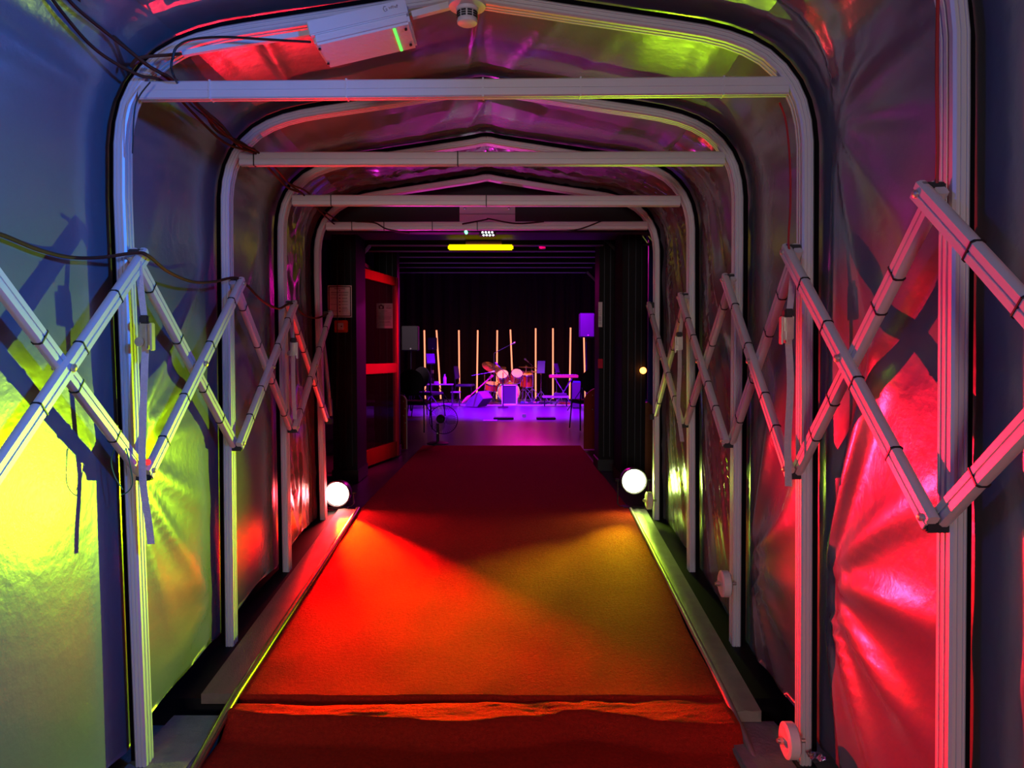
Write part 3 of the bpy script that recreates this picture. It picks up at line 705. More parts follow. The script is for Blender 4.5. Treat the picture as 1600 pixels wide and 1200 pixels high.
# truss piece
tr = thing('lighting_truss', 'short piece of purple lit truss at upper right of the hall opening', 'truss', tuple(P(1012, 380, 6.6)))
for y in (367, 382): MB().tube([P(1003, y, 6.6), P(1025, y, 6.6)], .012, 8).build('chord', M['chrome'], tr, True)
for a, b in ((1004, 1013), (1013, 1023)): MB().tube([P(a, 368, 6.6), P(b, 381, 6.6)], .008, 6).build('diagonal', M['chrome'], tr, True)
MB().tube([P(1020, 367, 6.6), V((P(1020, 367, 6.6).x, 6.6, 4.42))], .012, 8).build('hanger_pole', M['blackmetal'], tr, True)
# blue strip + orange panel + orange lamp on the far right
o = MB().box(P(1017, 520, 7.3)+V((0, 0, 0)), (.06, .04, 2.1), bev=.004).build('blue_post', M['bluepaint'], None)
o.location.z = 0; tag(o, 'narrow blue post glimpsed between the last arch and the wide column at right', 'post')
z0 = P(1013, 700, 7.1).z
poly = [V((P(1007, 730, 7.1).x, 7.1, .0)), V((P(1022, 730, 7.1).x, 7.1, .0)), P(1022, 636, 7.1), P(1012, 628, 7.1), P(1007, 630, 7.1)]
tag(MB().prism(poly, (0, .05, 0)).build('orange_panel', M['orange_door'], None), 'varnished orange panel glimpsed beside the lime floodlight', 'panel')
tag(MB().lathe(P(1005, 579, 6.64), (0, -1, 0), [(-.02, 0), (-.02, .028), (0, .03), (.012, .02), (.016, 0)], 16).build('wall_lamp', M['e_orange'], None, True), 'small glowing orange lamp on the widest black column', 'lamp')
# notices
def notice(px0, py0, px1, py1, Y, label, border, logo):
    a = P(px0, py0, Y); b = P(px1, py1, Y)
    cx, cz_ = (a.x+b.x)/2, (a.z+b.z)/2; w_, h_ = b.x-a.x, a.z-b.z
    t = thing('notice', label, 'notice', (cx, Y, b.z))
    sh = MB().box((cx, Y, cz_), (w_, .004, h_)).build('sheet', M['paper'], t)
    if border:
        f = MB(); e = .008
        for sx in (-1, 1): f.box((cx+sx*(w_/2-.012), Y-.003, cz_), (e, .002, h_-.024))
        for sz in (-1, 1): f.box((cx, Y-.003, cz_+sz*(h_/2-.012)), (w_-.024, .002, e))
        f.build('printed_border', M['ink'], sh)
    ink = MB(); rnd = random.Random(3 if border else 5)
    z = cz_+h_/2-.03-(0 if border else .06)
    if border:
        ink.box((cx, Y-.003, z), (w_*.45, .002, .006)); z -= .016
        ink.box((cx, Y-.003, z), (.012, .002, .008)); z -= .016
        for _ in range(2): ink.box((cx, Y-.003, z), (w_*.72, .002, .003)); z -= .008
        z -= .008
        while z > cz_-h_/2+.04:
            ink.box((cx, Y-.003, z-.004), (.014, .002, .011))
            if rnd.random() < .8: ink.box((cx-w_*.25, Y-.003, z), (w_*rnd.uniform(.2, .3), .002, .0028))
            for q in range(rnd.choice((1, 2, 3))): ink.box((cx+w_*.20, Y-.003, z-q*.007), (w_*rnd.uniform(.2, .3), .002, .0028))
            z -= .030
    else:
        ink.box((cx-.01, Y-.003, z), (w_*.35, .002, .005)); z -= .022
        while z > cz_-h_/2+.03:
            ink.box((cx-.006+rnd.uniform(-.004, .004), Y-.003, z), (w_*rnd.uniform(.62, .78), .002, .0026)); z -= rnd.choice((.008, .008, .016))
    ink.build('printed_text', M['greyink'], sh)
    if logo:
        lg = MB(); lx = cx-w_*.22; lz = cz_+h_/2-.045
        ring = [(lx+.034*math.cos(q*math.pi/8), lz+.0)for q in range(0)]
        lg.box((lx, Y-.003, lz), (.062, .002, .040), bev=.0005); lg.box((lx, Y-.003, lz+.024), (.026, .002, .012))
        lg.build('camera_symbol', M['ink'], sh, label='dark camera symbol')
        MB().lathe((lx, Y-.0045, lz), (0, -1, 0), [(0, .014), (.001, .014), (.001, 0)], 20).build('lens_ring', M['paper'], sh)
        l2 = MB(); 
        for q, (dx, ww) in enumerate(((.030, .010), (.046, .012), (.062, .008))): l2.box((cx+dx-.01, Y-.003, lz+.012), (ww*.6, .002, .012))
        l2.box((cx+.042, Y-.003, lz-.010), (.060, .002, .008)); l2.build('printed_heading', M['greyink'], sh)
notice(512, 446, 550, 496, 6.86, 'white notice with dark border and columns of print on the left column', True, False)
notice(588, 474, 616, 513, 8.66, 'white notice with a dark camera symbol on the second left column', False, True)
notice(935, 472, 941, 511, 7.56, 'narrow slice of cream notice on the right column, above the red card', False, False)
a_ = P(533, 510, 6.86)
cpn = thing('call_point', 'square orange-red fire call point below the bordered notice', 'call point', tuple(a_+V((0, 0, -.055))))
MB().box(a_, (.122, .03, .112), bev=.006).build('case', M['callred'], cpn)
pl = MB().box(a_+V((-.002, -.017, 0)), (.052, .006, .062), bev=.002).build('button_plate', M['white'], cpn)
MB().lathe(a_+V((.008, -.020, 0)), (0, -1, 0), [(0, 0), (0, .006), (.003, .006), (.003, 0)], 12).build('button', M['ink'], pl)
rc = P(938, 568, 7.56); tag(MB().box(rc, (.05, .006, .095)).build('red_card', M['redpaint'], None), 'bright red card on the right column below the narrow notice', 'card')
# pipe beside left column
tag(MB().tube([P(503, 520, 5.9), P(508, 560, 5.9), P(517, 650, 5.9)], .016, 10).build('pipe', M['arm'], None, True), 'leaning pale pipe behind the last left leg', 'pipe')
cable([P(527, 365, 6.84), P(527, 440, 6.82), P(527, 520, 6.82), P(526, 640, 6.82)], .004, M['tie'], 'black cable hanging down in front of the bordered notice')
# glazed red door leaf, standing open
dl = thing('glazed_door', 'open door leaf with red frame and mid rail, left of the stage opening', 'door', (P(560, 700, 8.0).x, 8.0, 0))
A = P(557, 556, 7.5); B = P(620, 556, 8.6); A.z = B.z = 0
dx = (B-A); dn = dx.normalized(); nn = V((dn.y, -dn.x, 0)); Rm = Matrix((dn, -nn, V((0, 0, 1)))).transposed(); Lr = dx.length
def dpart(u0, u1, z0, z1, th, nm, m, par, **k):
    c = A+dn*((u0+u1)/2*Lr)+V((0, 0, (z0+z1)/2)); return MB().box(c, ((u1-u0)*Lr, th, z1-z0), Rm, bev=.004 if th > .01 else 0).build(nm, m, par, **k)
dpart(0, .055, .03, 2.1, .05, 'stile', M['redpaint'], dl); dpart(.945, 1, .03, 2.1, .05, 'stile', M['redpaint'], dl)
dpart(.055, .945, 1.0, 1.11, .045, 'mid_rail', M['redpaint'], dl); dpart(.055, .945, .03, .20, .045, 'bottom_rail', M['redwood'], dl)
dpart(.055, .945, 2.0, 2.1, .045, 'top_rail', M['redwood'], dl)
dpart(.055, .945, .20, 1.0, .006, 'lower_pane', M['glass'], dl); dpart(.055, .945, 1.11, 2.0, .006, 'upper_pane', M['glass'], dl)
# rounded wooden end panels
def endpanel(px0, px1, ytop, Y, label, flip, depth):
    x0 = P(px0, 556, Y).x; x1 = P(px1, 556, Y).x; h = P(800, ytop, Y).z; rr = min(x1-x0, .30)
    poly = [V((x0, Y, .012)), V((x1, Y, .012))]
    if flip:   # rounded at upper right
        poly += [V((x1-rr+rr*math.cos(a*math.pi/16), Y, h-rr+rr*math.sin(a*math.pi/16))) for a in range(9)]+[V((x0, Y, h))]
    else:
        poly += [V((x1, Y, h))]+[V((x0+rr-rr*math.sin(a*math.pi/16), Y, h-rr+rr*math.cos(a*math.pi/16))) for a in range(9)]
    t = thing('end_panel', label, 'panel', ((x0+x1)/2, Y, 0))
    MB().prism(poly, (0, depth, 0)).build('board', M['redwood'], t)
    edge = [p+V((0, -.004, 0)) for p in (poly[1:] if flip else poly[2:]+poly[:1])]
    MB().tube(edge, .007, 6).build('pale_edging', M['arm'], t, True)
    sc_ = MB(); 
    for k in range(4): sc_.lathe(V((x0+(x1-x0)*(.55+.25*(k % 2)), Y-.001, h*.88-.09*k)), (0, -1, 0), [(0, 0), (0, .008), (.003, 0)], 8)
    sc_.build('screw', M['steel'], t)
endpanel(913, 937, 606, 9.3, 'red-brown wooden panel with rounded top beside right column', False, .06)
endpanel(624, 635, 617, 9.3, 'narrow red-brown wooden panel beside the open door', True, .06)
tag(MB().box(P(935, 692, 9.25), (.06, .01, .03)).build('yellow_sticker', mat('cream_sticker', (.6, .45, .15), .6), None), 'cream sticker at the foot of the rounded red-brown panel', 'sticker')

# ------------------------------------------------------------------ chairs
def chair(x, Y, rz, label, back='round', grp=None, m=None, fm=None):
    t = thing('stacking_chair', label, 'chair', (x, Y, 0), grp)
    Rz = Matrix.Rotation(rz, 3, 'Z'); base = V((x, Y, 0)); m = m or M['chair']; fm = fm or M['blackmetal']
    W = lambda a, b, c: base+Rz @ V((a, b, c))
    MB().box(W(0, 0, .46), (.44, .42, .06), Rz, bev=.02).build('seat', m, t, True)
    # backrest at +y local
    if back == 'round':
        rows = MB(); rows.lathe(W(0, .21, .78), Rz @ V((0, 1, .12)), [(0, 0), (0, .16), (.006, .195), (.025, .205), (.045, .195), (.05, .16), (.05, 0)], 28).build('backrest', m, t, True)
    else:
        MB().box(W(0, .22, .78), (.42, .035, .32), Rz @ Matrix.Rotation(-.12, 3, 'X'), bev=.02).build('backrest', m, t, True)
    for s in (-1, 1):
        MB().tube([W(s*.20, -.19, .46), W(s*.22, -.24, .012)], .011, 8).build('leg', fm, t, True)
        MB().tube([W(s*.19, .235, .80), W(s*.20, .20, .46), W(s*.22, .27, .012)], .011, 8).build('leg', fm, t, True)
    MB().tube([W(-.2, -.19, .44), W(.2, -.19, .44)], .009, 6).build('stretcher', fm, t, True)
    return t
chair(P(648, 600, 11.6).x, 11.6, R(172), 'dark round-backed chair seen from behind, left of the fan', grp=None)
chair(P(918, 600, 11.9).x, 11.9, R(195), 'dark round-backed chair behind the rounded right panel')
chair(P(572, 600, 11.3).x, 11.3, R(-150), 'dark chair seen through the open door leaf', 'square')
chair(P(668, 590, 14.2).x, 14.4, R(150), 'blue lit chair behind the nearest round-backed chair', 'round', m=M['stagebox'])
chair(P(727, 600, 18.3).x, 18.3, R(80), 'small stage chair beside the wedge monitor', 'square', m=M['stagebox'])

# ------------------------------------------------------------------ pedestal fan
fY = 9.85; fx = P(684, 690, fY).x; hub = P(688, 655, fY-.02)
fan = thing('pedestal_fan', 'black desk fan with round wire guard at the end of the carpet', 'fan', (fx, fY, 0))
MB().lathe((fx, fY, .012), (0, 0, 1), [(0, 0), (0, .145), (.012, .145), (.028, .10), (.034, .03), (.034, 0)], 32).build('base', M['black'], fan, True)
MB().tube([(fx, fY, .03), (fx, fY, hub.z-.06)], .020, 10).build('stem', M['black'], fan, True)
MB().lathe(hub+V((0, .11, 0)), (0, -1, 0), [(0, 0), (0, .04), (.03, .058), (.09, .058), (.12, .04), (.12, 0)], 20).build('motor', M['black'], fan, True)
cg = P(699, 655, fY-.05)-V((0, 0, .02))
cg = V((hub.x+.05, fY-.10, hub.z))
bl = MB()
for k in range(3):
    an = k*2.094; rows = []
    for i in range(6):
        r_ = .03+.135*i/5; wd = .03+.055*math.sin(math.pi*(i/5)**.8*.8)
        rows.append([cg+V((r_*math.cos(an+q*wd/r_*.8), .012*q, r_*math.sin(an+q*wd/r_*.8))) for q in (-1, -.3, .3, 1)])
    bl.grid(rows)
b_ = bl.build('blades', mat('smoky_fan_blades', (.06, .05, .07), .3, alpha=.35), fan, True)
gd = MB()
for rr in (.19, .186):
    gd.tube([cg+V((rr*math.cos(q*math.pi/20), 0, rr*math.sin(q*math.pi/20))) for q in range(41)], .0035, 6)
for k in range(40):
    an = k*math.pi/20
    for s in (-1, 1): gd.tube([cg+V((.03*math.cos(an), s*.045, .03*math.sin(an))), cg+V((.12*math.cos(an), s*.045, .12*math.sin(an))), cg+V((.187*math.cos(an), 0, .187*math.sin(an)))], .0008, 4)
gd.build('wire_guard', M['blackmetal'], fan, True)
MB().lathe((fx, fY-.02, .16), (0, -1, 0), [(0, 0), (0, .012), (.008, .010), (.008, 0)], 12).build('knob', M['chrome'], fan, True)

# ------------------------------------------------------------------ stage
SY = 17.6
tag(MB().box((.15, SY+1.3, .006), (4.3, 2.5, .012)).build('stage_mat', M['stagefloor_mat'], None), 'thin grey mat under the band instruments', 'mat')
tag(MB().box((.15, SY+.035, .012), (4.3, .03, .020)).build('edge_strip', M['edge'], None), 'pale strip along the front edge of the stage mat', 'edging')
tubes = [(663, 516, 665, 628), (682, 516, 689, 628), (717, 516, 718, 628), (746.5, 516, 745, 622), (777, 516, 776, 628), (797.5, 515, 801, 600), (837, 513, 837, 628), (864, 513, 864, 628), (891.5, 512, 890, 628), (912, 514, 914, 600)]
tl_ = ['first from the left, beside the tall music stand', 'second from the left, leaning and passing behind the water bottle', 'third from the left, between the small table and the wedge', 'fourth from the left, above the wedge monitor', 'fifth from the left, behind the microphone boom', 'sixth from the left, leaning above the drums', 'seventh from the left, right of the drum kit', 'eighth from the left, behind the laptop stand', 'ninth from the left, behind the end of the keyboard', 'last on the right, below the hanging speaker']
for (x0, y0, x1, y1), l in zip(tubes, tl_):
    a = P(x0, y0, 19.4); b = P(x1, y1, 19.4); d = (b-a); t_ = (.05-a.z)/d.z; b = a+d*t_
    t = thing('light_tube', 'glowing light tube, '+l, 'light tube', (b.x, 19.4, 0), 'glowing upright light tubes')
    MB().tube([a, b], .020, 10).build('glowing_tube', M['e_tube'], t, True)
    MB().lathe((b.x, 19.4, .0125), (0, 0, 1), [(0, 0), (0, .11), (.02, .10), (.03, .03), (.05, .03), (.05, 0)], 16).build('foot', M['black'], t, True)
def tripod(t, x, Y, z0, spread, m, hub=.35, n=3, ph=.5):
    for k in range(n):
        an = ph+k*2*math.pi/n
        MB().tube([V((x, Y, hub)), V((x+spread*math.cos(an), Y+spread*math.sin(an), z0))], .010, 6).build('leg', m, t, True)
def pa_speaker(x0, y0, x1, y1, Y, label, m, stand_label):
    a = P(x0, y0, Y); b = P(x1, y1, Y); cx = (a.x+b.x)/2; w_ = b.x-a.x; h_ = a.z-b.z
    t = thing('loudspeaker', label, 'loudspeaker', (cx, Y, b.z))
    MB().box((cx, Y+w_*.4, (a.z+b.z)/2), (w_, w_*.8, h_), bev=.015).build('cabinet', M['black'], t)
    MB().box((cx, Y-.004, (a.z+b.z)/2), (w_*.93, .02, h_*.95), bev=.006).build('grille', m, t, True)
    MB().lathe((cx+.02, Y-.015, b.z+.04), (0, -1, 0), [(0, 0), (0, .016), (.003, .014), (.003, 0)], 12).build('badge', M['white'], t)
    s = thing('speaker_stand', stand_label, 'stand', (cx, Y+w_*.4, 0))
    MB().tube([(cx, Y+w_*.4, .1), (cx, Y+w_*.4, b.z-.002)], .017, 10).build('pole', M['blackmetal'], s, True)
    MB().lathe((cx, Y+w_*.4, .75), (0, 0, 1), [(0, .018), (0, .032), (.08, .032), (.08, .018)], 12).build('collar', M['steel'], s, True)
    tripod(s, cx, Y+w_*.4, .015, .45, M['blackmetal'], .65)
pa_speaker(627, 509, 653, 548, 14.5, 'grey fronted loudspeaker on a stand left of the light tubes', M['speaker'], 'black tripod stand carrying the grey loudspeaker at left')
pa_speaker(906, 489, 929, 527, 15.5, 'blue-violet loudspeaker raised at the right of the stage', M['stagebox'], 'black tripod stand carrying the right loudspeaker')
pa_speaker(668, 527, 682, 547, 18.6, 'small violet loudspeaker behind the tall music stand', M['stagebox'], 'thin stand carrying the small violet loudspeaker')
def music_stand(px, pyt, pyb, Y, wpx, label, m, tilt=.35, rz=0):
    c = P(px, (pyt+pyb)/2, Y); h_ = P(px, pyt, Y).z-P(px, pyb, Y).z; w_ = wpx/1150*Y
    t = thing('music_stand', label, 'music stand', (c.x, Y, 0))
    Rr = Matrix.Rotation(rz, 3, 'Z') @ Matrix.Rotation(-tilt, 3, 'X')
    MB().box(c, (w_, .006, h_*1.05), Rr).build('desk', m, t)
    MB().box(c+V((0, -.02, -h_*.5)), (w_, .04, .008), Rr).build('ledge', m, t)
    MB().tube([c+V((0, .02, -.05)), V((c.x, Y+.03, c.z-.3)), V((c.x, Y+.03, .16))], .010, 8).build('pole', M['chrome'], t, True)
    tripod(t, c.x, Y+.03, .025, .24, M['chrome'], .33)
music_stand(673, 552, 568, 16.2, 13, 'tall violet lit music stand at the left of the stage', M['stagebox'], .5, .3)
music_stand(845.5, 564, 583, 18.3, 12, 'red lit music stand right of the drum kit', M['stagebox'], .3, -.2)
music_stand(870, 568, 582, 17.9, 10, 'violet stand with open tablet behind the keyboard', M['stagebox'], .3, .9)
# small table with bottle and things
tY = 16.6; ta = P(666, 600, tY); tb_ = P(708, 600, tY); tz = ta.z
tbl = thing('side_table', 'small low table with thin legs left of the wedge monitor', 'table', ((ta.x+tb_.x)/2, tY, 0))
MB().box(((ta.x+tb_.x)/2, tY, tz-.01), (tb_.x-ta.x, .35, .02), bev=.003).build('tabletop', M['table'], tbl)
for sx in (ta.x+.02, tb_.x-.02):
    for sy in (-.15, .15): MB().tube([(sx, tY+sy, tz-.02), (sx, tY+sy, .012)], .010, 6).build('leg', M['chrome'], tbl, True)
for sy in (-.15, .15): MB().tube([(ta.x+.02, tY+sy, .12), (tb_.x-.02, tY+sy, .12)], .008, 6).build('stretcher', M['chrome'], tbl, True)
bx = P(695, 600, tY).x
bo = thing('water_bottle', 'clear plastic water bottle standing on the small table', 'bottle', (bx, tY, tz))
MB().lathe((bx, tY, tz), (0, 0, 1), [(0, 0), (0, .034), (.01, .036), (.07, .033), (.08, .036), (.14, .036), (.17, .02), (.19, .013), (.20, .013), (.20, 0)], 18).build('body', M['bottle'], bo, True)
MB().lathe((bx, tY, tz+.2), (0, 0, 1), [(0, 0), (0, .015), (.02, .015), (.02, 0)], 14).build('cap', M['white'], bo, True)
tag(MB().box((P(682, 600, tY).x, tY, tz+.03), (.11, .08, .055), bev=.004).build('small_box', M['table'], None), 'small pinkish box on the table beside the bottle', 'box')
# second little stool
s2 = thing('stool', 'small stool beside the wedge monitor, magenta lit top', 'stool', (P(721, 610, 17.0).x+.0, 17.3, 0))
sx_ = P(712, 612, 17.3).x; z_ = P(720, 612, 17.3).z
MB().box((sx_, 17.3, z_-.01), (.22, .26, .03), bev=.006).build('seat', M['table'], s2)
for a in (-.08, .08):
    for b in (-.09, .09): MB().tube([(sx_+a, 17.3+b, z_-.02), (sx_+a*1.15, 17.3+b*1.15, .012)], .009, 6).build('leg', M['chrome'], s2, True)
# wedge monitor
wY = 17.2; wx = P(747, 630, wY).x
wg = thing('stage_monitor', 'wedge stage monitor tipped up left of the drum kit', 'monitor', (wx, wY, 0))
Rw = Matrix.Rotation(R(-32), 3, 'Z')
pf = [(-.26, 0), (.08, 0), (.26, .20), (.12, .36), (-.16, .17)]
poly = [V((wx, wY, .012))+Rw @ V((x, -.17, z)) for x, z in pf]
MB().prism(poly, Rw @ V((0, .40, 0))).build('cabinet', mat('wedge_body', (.30, .25, .22), .6), wg)
c1 = (poly[2]+poly[1])/2+Rw @ V((0, .2, 0)); e1 = (poly[2]-poly[1]).normalized(); e2 = Rw @ V((0, 1, 0)); nn_ = e2.cross(e1)
MB().box(c1+e2.cross(e1)*.003, (.24, .37, .012), Matrix((e1, e2, e1.cross(e2))).transposed(), bev=.003).build('grille', M['stagebox'], wg)
# guitar on the wedge
gY = 16.95
gt = thing('bass_guitar', 'stringed instrument leaning diagonally across the wedge monitor', 'guitar', tuple(P(722, 632, gY)))
pa, pb_ = P(727, 625, gY-.1), P(764, 592, gY+.15)
MB().tube([pa.lerp(pb_, .25), pb_], .016, 8).build('neck', M['wood'], gt, True)
MB().box(pb_+(pb_-pa).normalized()*.07, (.13, .03, .06), Matrix(((pb_-pa).normalized(), *frame_of(pb_-pa))).transposed(), bev=.01).build('headstock', M['wood'], gt)
bd_ = MB(); dd = (pb_-pa).normalized(); n1, n2 = frame_of(dd)
rows = []
for k in range(12):
    t = k/11; wv = .035*(math.sin(math.pi*t)**.5)*(1-.25*math.sin(2*math.pi*t+.5)*.6)+.004
    cc = pa+dd*(.30*t-.12)
    rows.append([cc+n2*(wv*math.cos(q*math.pi/6))+n1*(.022*math.sin(q*math.pi/6)) for q in range(12)])
bd_.grid(rows, closed=True); bd_.build('body', M['wood'], gt, True)
# amp cabinet
aY = 17.75; a_ = P(785, 601, aY); b_ = P(807, 632, aY)
ac = thing('guitar_amplifier', 'amplifier cabinet with pale border and blue lit cloth in front of drums', 'amplifier', ((a_.x+b_.x)/2, aY, 0))
cx = (a_.x+b_.x)/2; w_ = b_.x-a_.x+.04; h_ = a_.z-.012
MB().box((cx, aY+.14, .012+h_/2), (w_, .26, h_), bev=.01).build('cabinet', M['black'], ac)
MB().box((cx, aY+.005, .012+h_/2), (w_*.86, .012, h_*.88)).build('speaker_cloth', M['stagebox'], ac)
fr = MB()
for s in (-1, 1): fr.box((cx+s*(w_/2-.018), aY, .012+h_/2), (.032, .03, h_), bev=.003); fr.box((cx, aY, .012+h_/2+s*(h_/2-.014)), (w_, .03, .026), bev=.003)
fr.build('pale_frame', M['edge'], ac)
# drum kit
dk = lambda px, py, Y: P(px, py, Y)
def drum(c, axis, r, h, label, head=M['drumhead']):
    t = thing('drum', label, 'drum', (c.x, c.y, c.z-r*.5))
    axis = V(axis).normalized()
    MB().lathe(c-axis*h/2, axis, [(0, r*.99), (.001, r), (h, r), (h, r*.99)], 32).build('shell', M['drumred'], t, True)
    for s in (-1, 1):
        MB().lathe(c+axis*(s*h/2), axis, [(-.012, r+.002), (-.012, r+.009), (.012, r+.009), (.012, r-.006), (-.012, r-.006)], 32).build('hoop', M['chrome'], t, True)
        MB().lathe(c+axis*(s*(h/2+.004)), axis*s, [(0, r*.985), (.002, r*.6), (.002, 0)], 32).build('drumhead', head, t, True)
    n1, n2 = frame_of(axis)
    for k in range(6):
        an = k*math.pi/3; q = c+(n1*math.cos(an)+n2*math.sin(an))*(r+.012)
        MB().tube([q-axis*h*.48, q+axis*h*.48], .005, 5).build('tension_rod', M['chrome'], t, True)
    return t
DY = 18.5
bd = drum(P(795, 612, DY)+V((0, .0, 0)), (0, 1, 0), .27, .38, 'large bass drum hidden mostly behind the amplifier cabinet')
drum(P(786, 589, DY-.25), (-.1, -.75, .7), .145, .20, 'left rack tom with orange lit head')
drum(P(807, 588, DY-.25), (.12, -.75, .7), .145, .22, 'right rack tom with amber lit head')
drum(P(823, 594, DY+.2), (0, -.2, 1), .17, .30, 'floor tom at the right of the drum kit')
drum(P(768, 604, DY-.05), (.1, -.25, 1), .165, .16, 'snare drum at the left of the drum kit')
def cymbal(px, py, Y, r, ax, label, m=M['brass'], boom=None):
    c = P(px, py, Y); t = thing('cymbal', label, 'cymbal', (c.x, c.y, 0))
    MB().lathe(c, ax, [(0, r), (.012, r*.5), (.018, r*.2), (.030, r*.12), (.034, .003)], 32).build('cymbal_disc', m, t, True)
    f = V((c.x, c.y+.08, .30))
    MB().tube([c, V((c.x, c.y+.05, c.z-.12)), V((c.x, c.y+.08, .02))], .010, 8).build('stand_pole', M['chrome'], t, True)
    MB().lathe(c, ax, [(.03, .012), (.055, .010), (.055, 0)], 10).build('wing_nut', M['chrome'], t)
    for k in range(3):
        an = .4+k*2.094; MB().tube([f+V((0, 0, .08)), f+V((.14*math.cos(an), .14*math.sin(an), -.05)), V((f.x+.26*math.cos(an), f.y+.26*math.sin(an), .02))], .008, 6).build('leg', M['chrome'], t, True)
cymbal(767, 574, DY, .24, (.35, -.45, .8), 'large red lit crash cymbal left of the toms')
cymbal(779, 576, DY+.3, .20, (-.1, -.3, 1), 'cymbal tilted just above the left rack tom')
cymbal(822, 574, DY+.2, .20, (.05, -.05, 1), 'high flat ride cymbal right of the toms')
cymbal(832, 581, DY-.1, .15, (.05, -.05, 1), 'small low cymbal at the right edge of the drum kit')
cymbal(817, 582, DY-.2, .11, (-.1, -.2, 1), 'smallest splash cymbal above the right rack tom')
dt = thing('drum_stool', 'round black drum stool behind the snare drum', 'stool', (P(760, 610, 18.9).x, 18.9, 0))
c = V((P(760, 610, 18.9).x, 18.9, .50))
MB().lathe(c, (0, 0, 1), [(-.04, 0), (-.04, .15), (0, .17), (.02, .15), (.02, 0)], 24).build('seat', M['black'], dt, True)
MB().tube([c, V((c.x, c.y, .2))], .014, 8).build('pole', M['chrome'], dt, True); tripod(dt, c.x, c.y, .02, .24, M['chrome'], .3)
# mic stands
def mic(px, pyt, Y, boom, label, zb=.02):
    top = P(px, pyt, Y); t = thing('microphone_stand', label, 'microphone stand', (top.x, Y, 0))
    MB().tube([V((top.x, Y, zb)), top], .011, 8).build('pole', M['blackmetal'] if boom[2] else M['chrome'], t, True)
    MB().lathe((top.x, Y, .0125), (0, 0, 1), [(0, 0), (0, .13), (.012, .12), (.02, .02), (.02, 0)], 20).build('round_base', M['black'], t, True)
    b0 = P(boom[0][0], boom[0][1], Y); b1 = P(boom[1][0], boom[1][1], Y)
    MB().tube([b0, b1], .008, 6).build('boom', M['blackmetal'] if boom[2] else M['chrome'], t, True)
    d = (b1-b0).normalized()
    MB().lathe(b1, d, [(0, .010), (.08, .014), (.10, .024), (.13, .024), (.15, .010), (.15, 0)], 12).build('microphone', M['steel'], t, True)
mic(772, 552, 18.0, ((772, 552), (797, 539), True), 'tall microphone stand with boom reaching right above the drums')
mic(786, 582, 16.9, ((795, 589), (781, 574), True), 'short microphone stand in front of the amplifier')
mic(757, 584, 18.0, ((737, 587), (764, 582), False), 'low T-shaped microphone stand above the wedge monitor')
mic(831, 570, 19.0, ((840, 578), (826, 566), False), 'thin microphone stand between the drums and the red music stand')
# keyboard on X stand
kY = 17.5; a_ = P(858, 588, kY); b_ = P(903, 588, kY)
kb = thing('keyboard', 'stage keyboard on a thin stand at the right of the stage', 'keyboard', ((a_.x+b_.x)/2, kY, a_.z-.05))
MB().box(((a_.x+b_.x)/2, kY, a_.z), (b_.x-a_.x, .28, .075), bev=.012).build('case', M['keys'], kb)
kk = MB(); 
for k in range(24): kk.box((a_.x+.06+(b_.x-a_.x-.12)*k/23, kY-.09, a_.z+.040), (.018, .10, .008))
kk.build('keys', M['white'], kb)
ks = thing('keyboard_stand', 'thin crossed stand under the stage keyboard', 'stand', ((a_.x+b_.x)/2, kY, 0))
for s in (-1, 1):
    for q in (-.1, .1): MB().tube([((a_.x+b_.x)/2-s*.2, kY+q, .02), ((a_.x+b_.x)/2+s*.2, kY+q, a_.z-.045)], .010, 6).build('crossed_leg', M['chrome'], ks, True)
# lower bench with second keyboard / pedal rack
c = P(868, 620, 17.3)
bn = thing('low_bench', 'low bench in front of the keyboard with a pale top', 'bench', (c.x, 17.3, 0))
MB().box((c.x, 17.3, c.z), (.62, .26, .05), bev=.008).build('seat', M['table'], bn)
for a in (-.26, .26):
    for b in (-.09, .09): MB().tube([(c.x+a, 17.3+b, c.z-.02), (c.x+a, 17.3+b, .012)], .012, 6).build('leg', M['blackmetal'], bn, True)
c = P(875, 613, 17.35); tag(MB().box((c.x, 17.3, P(875, 620, 17.3).z+.055), (.30, .2, .06), bev=.006).build('effects_box', M['stagebox'], None), 'violet lit effects box on the low bench', 'box')
c = P(829, 634, 17.9); pdb = thing('pedal_board', 'flat pedal board on the floor right of the amplifier', 'pedal board', (c.x, 17.9, .012))
MB().box((c.x, 17.9, .032), (.55, .26, .035), bev=.005).build('tray', M['stagebox'], pdb)
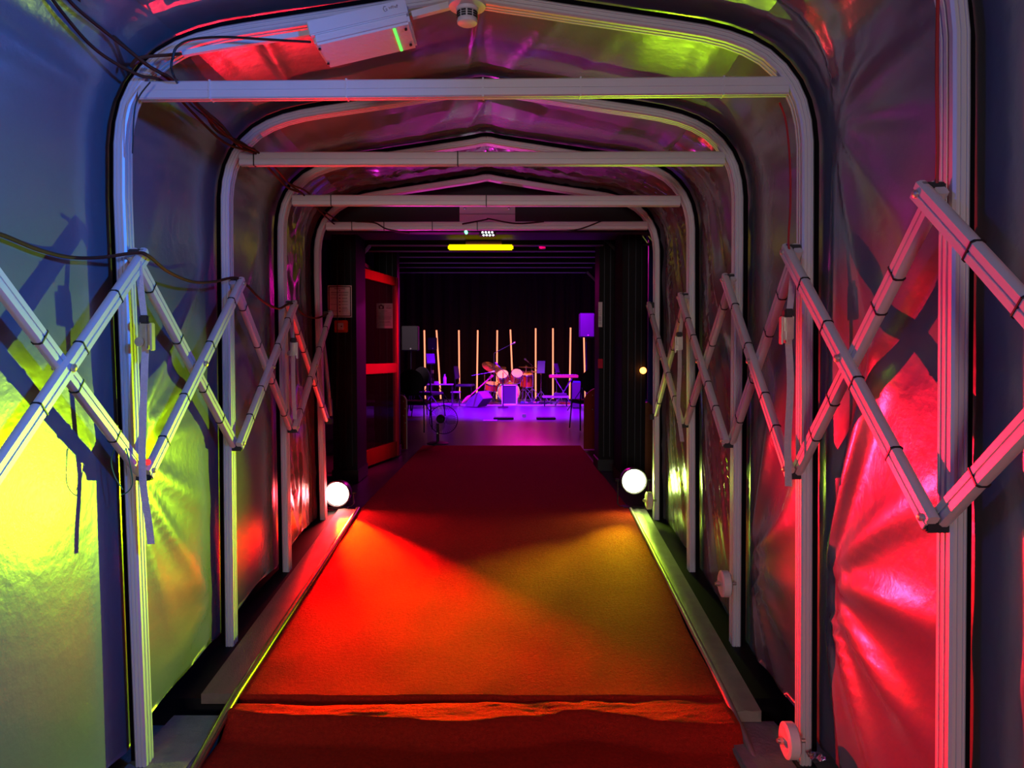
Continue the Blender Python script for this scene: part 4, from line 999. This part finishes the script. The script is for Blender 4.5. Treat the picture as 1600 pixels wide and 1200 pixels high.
for k in range(5): MB().box((c.x-.2+.1*k, 17.9, .062), (.07, .12, .03), bev=.004).build('pedal', [M['bluepaint'], M['table'], M['stagebox'], M['wood'], M['table']][k], pdb)
c = P(901, 608, 16.8); 
bb_ = thing('blue_case', 'blue lit equipment case standing right of the keyboard', 'case', (c.x, 16.8, 0))
MB().box((c.x, 16.8, .30), (.2, .25, .57), bev=.01).build('case_body', M['stagebox'], bb_); MB().box((c.x, 16.8, .60), (.15, .22, .03), bev=.005).build('lid', M['bluepaint'], bb_)
# floor monitors / set list / pedals in front
for (px, py, w_, lab) in ((787, 655, .42, 'flat black pedal on the floor at centre, in front of the amplifier'), (853, 655, .40, 'flat black pedal on the floor right of centre')):
    Y = 1.195*1150/(py-556); c = V((P(px, py, Y).x, Y, .0))
    t = thing('floor_pedal', lab, 'pedal', (c.x, Y, 0)); MB().box(c+V((0, 0, .018)), (w_*.9, .25, .032), bev=.006).build('pedal_case', M['black'], t)
    for k in range(4): MB().lathe(c+V((-.12+.08*k, -.05, .034)), (0, 0, 1), [(0, 0), (0, .012), (.01, .012), (.01, 0)], 10).build('foot_switch', M['chrome'], t)
c = V((P(766, 657, 13.6).x, 13.6, .001)); tag(MB().box(c+V((0, 0, .001)), (.26, .21, .003)).build('paper_sheet', M['paper'], None), 'white sheet of paper lying on the floor left of the centre pedal', 'paper')
c = V((P(819, 650, 14.2).x, 14.2, 0)); tag(MB().box(c+V((0, 0, .04)), (.08, .06, .07), bev=.008).build('small_lamp_unit', M['white'], None), 'small white cube-like unit on the floor between the pedals', 'unit')
# cable tangles on stage
rnd = random.Random(11)
for k, (px, m, lab) in enumerate(((765, M['brass'], 'amber lit cable tangled under the snare drum'), (775, M['cable'], 'brown cable coiled beside the bass drum'), (850, M['tie'], 'black cable on the floor under the red music stand'), (885, M['redcable'], 'red cable on the floor under the keyboard'))):
    c = P(px, 630, 17.85); pts = [V((c.x+rnd.uniform(-.22, .22), 17.85+rnd.uniform(-.15, .15), .022+rnd.uniform(0, .05))) for _ in range(12)]
    cable(pts, .009, m, lab, k=5)
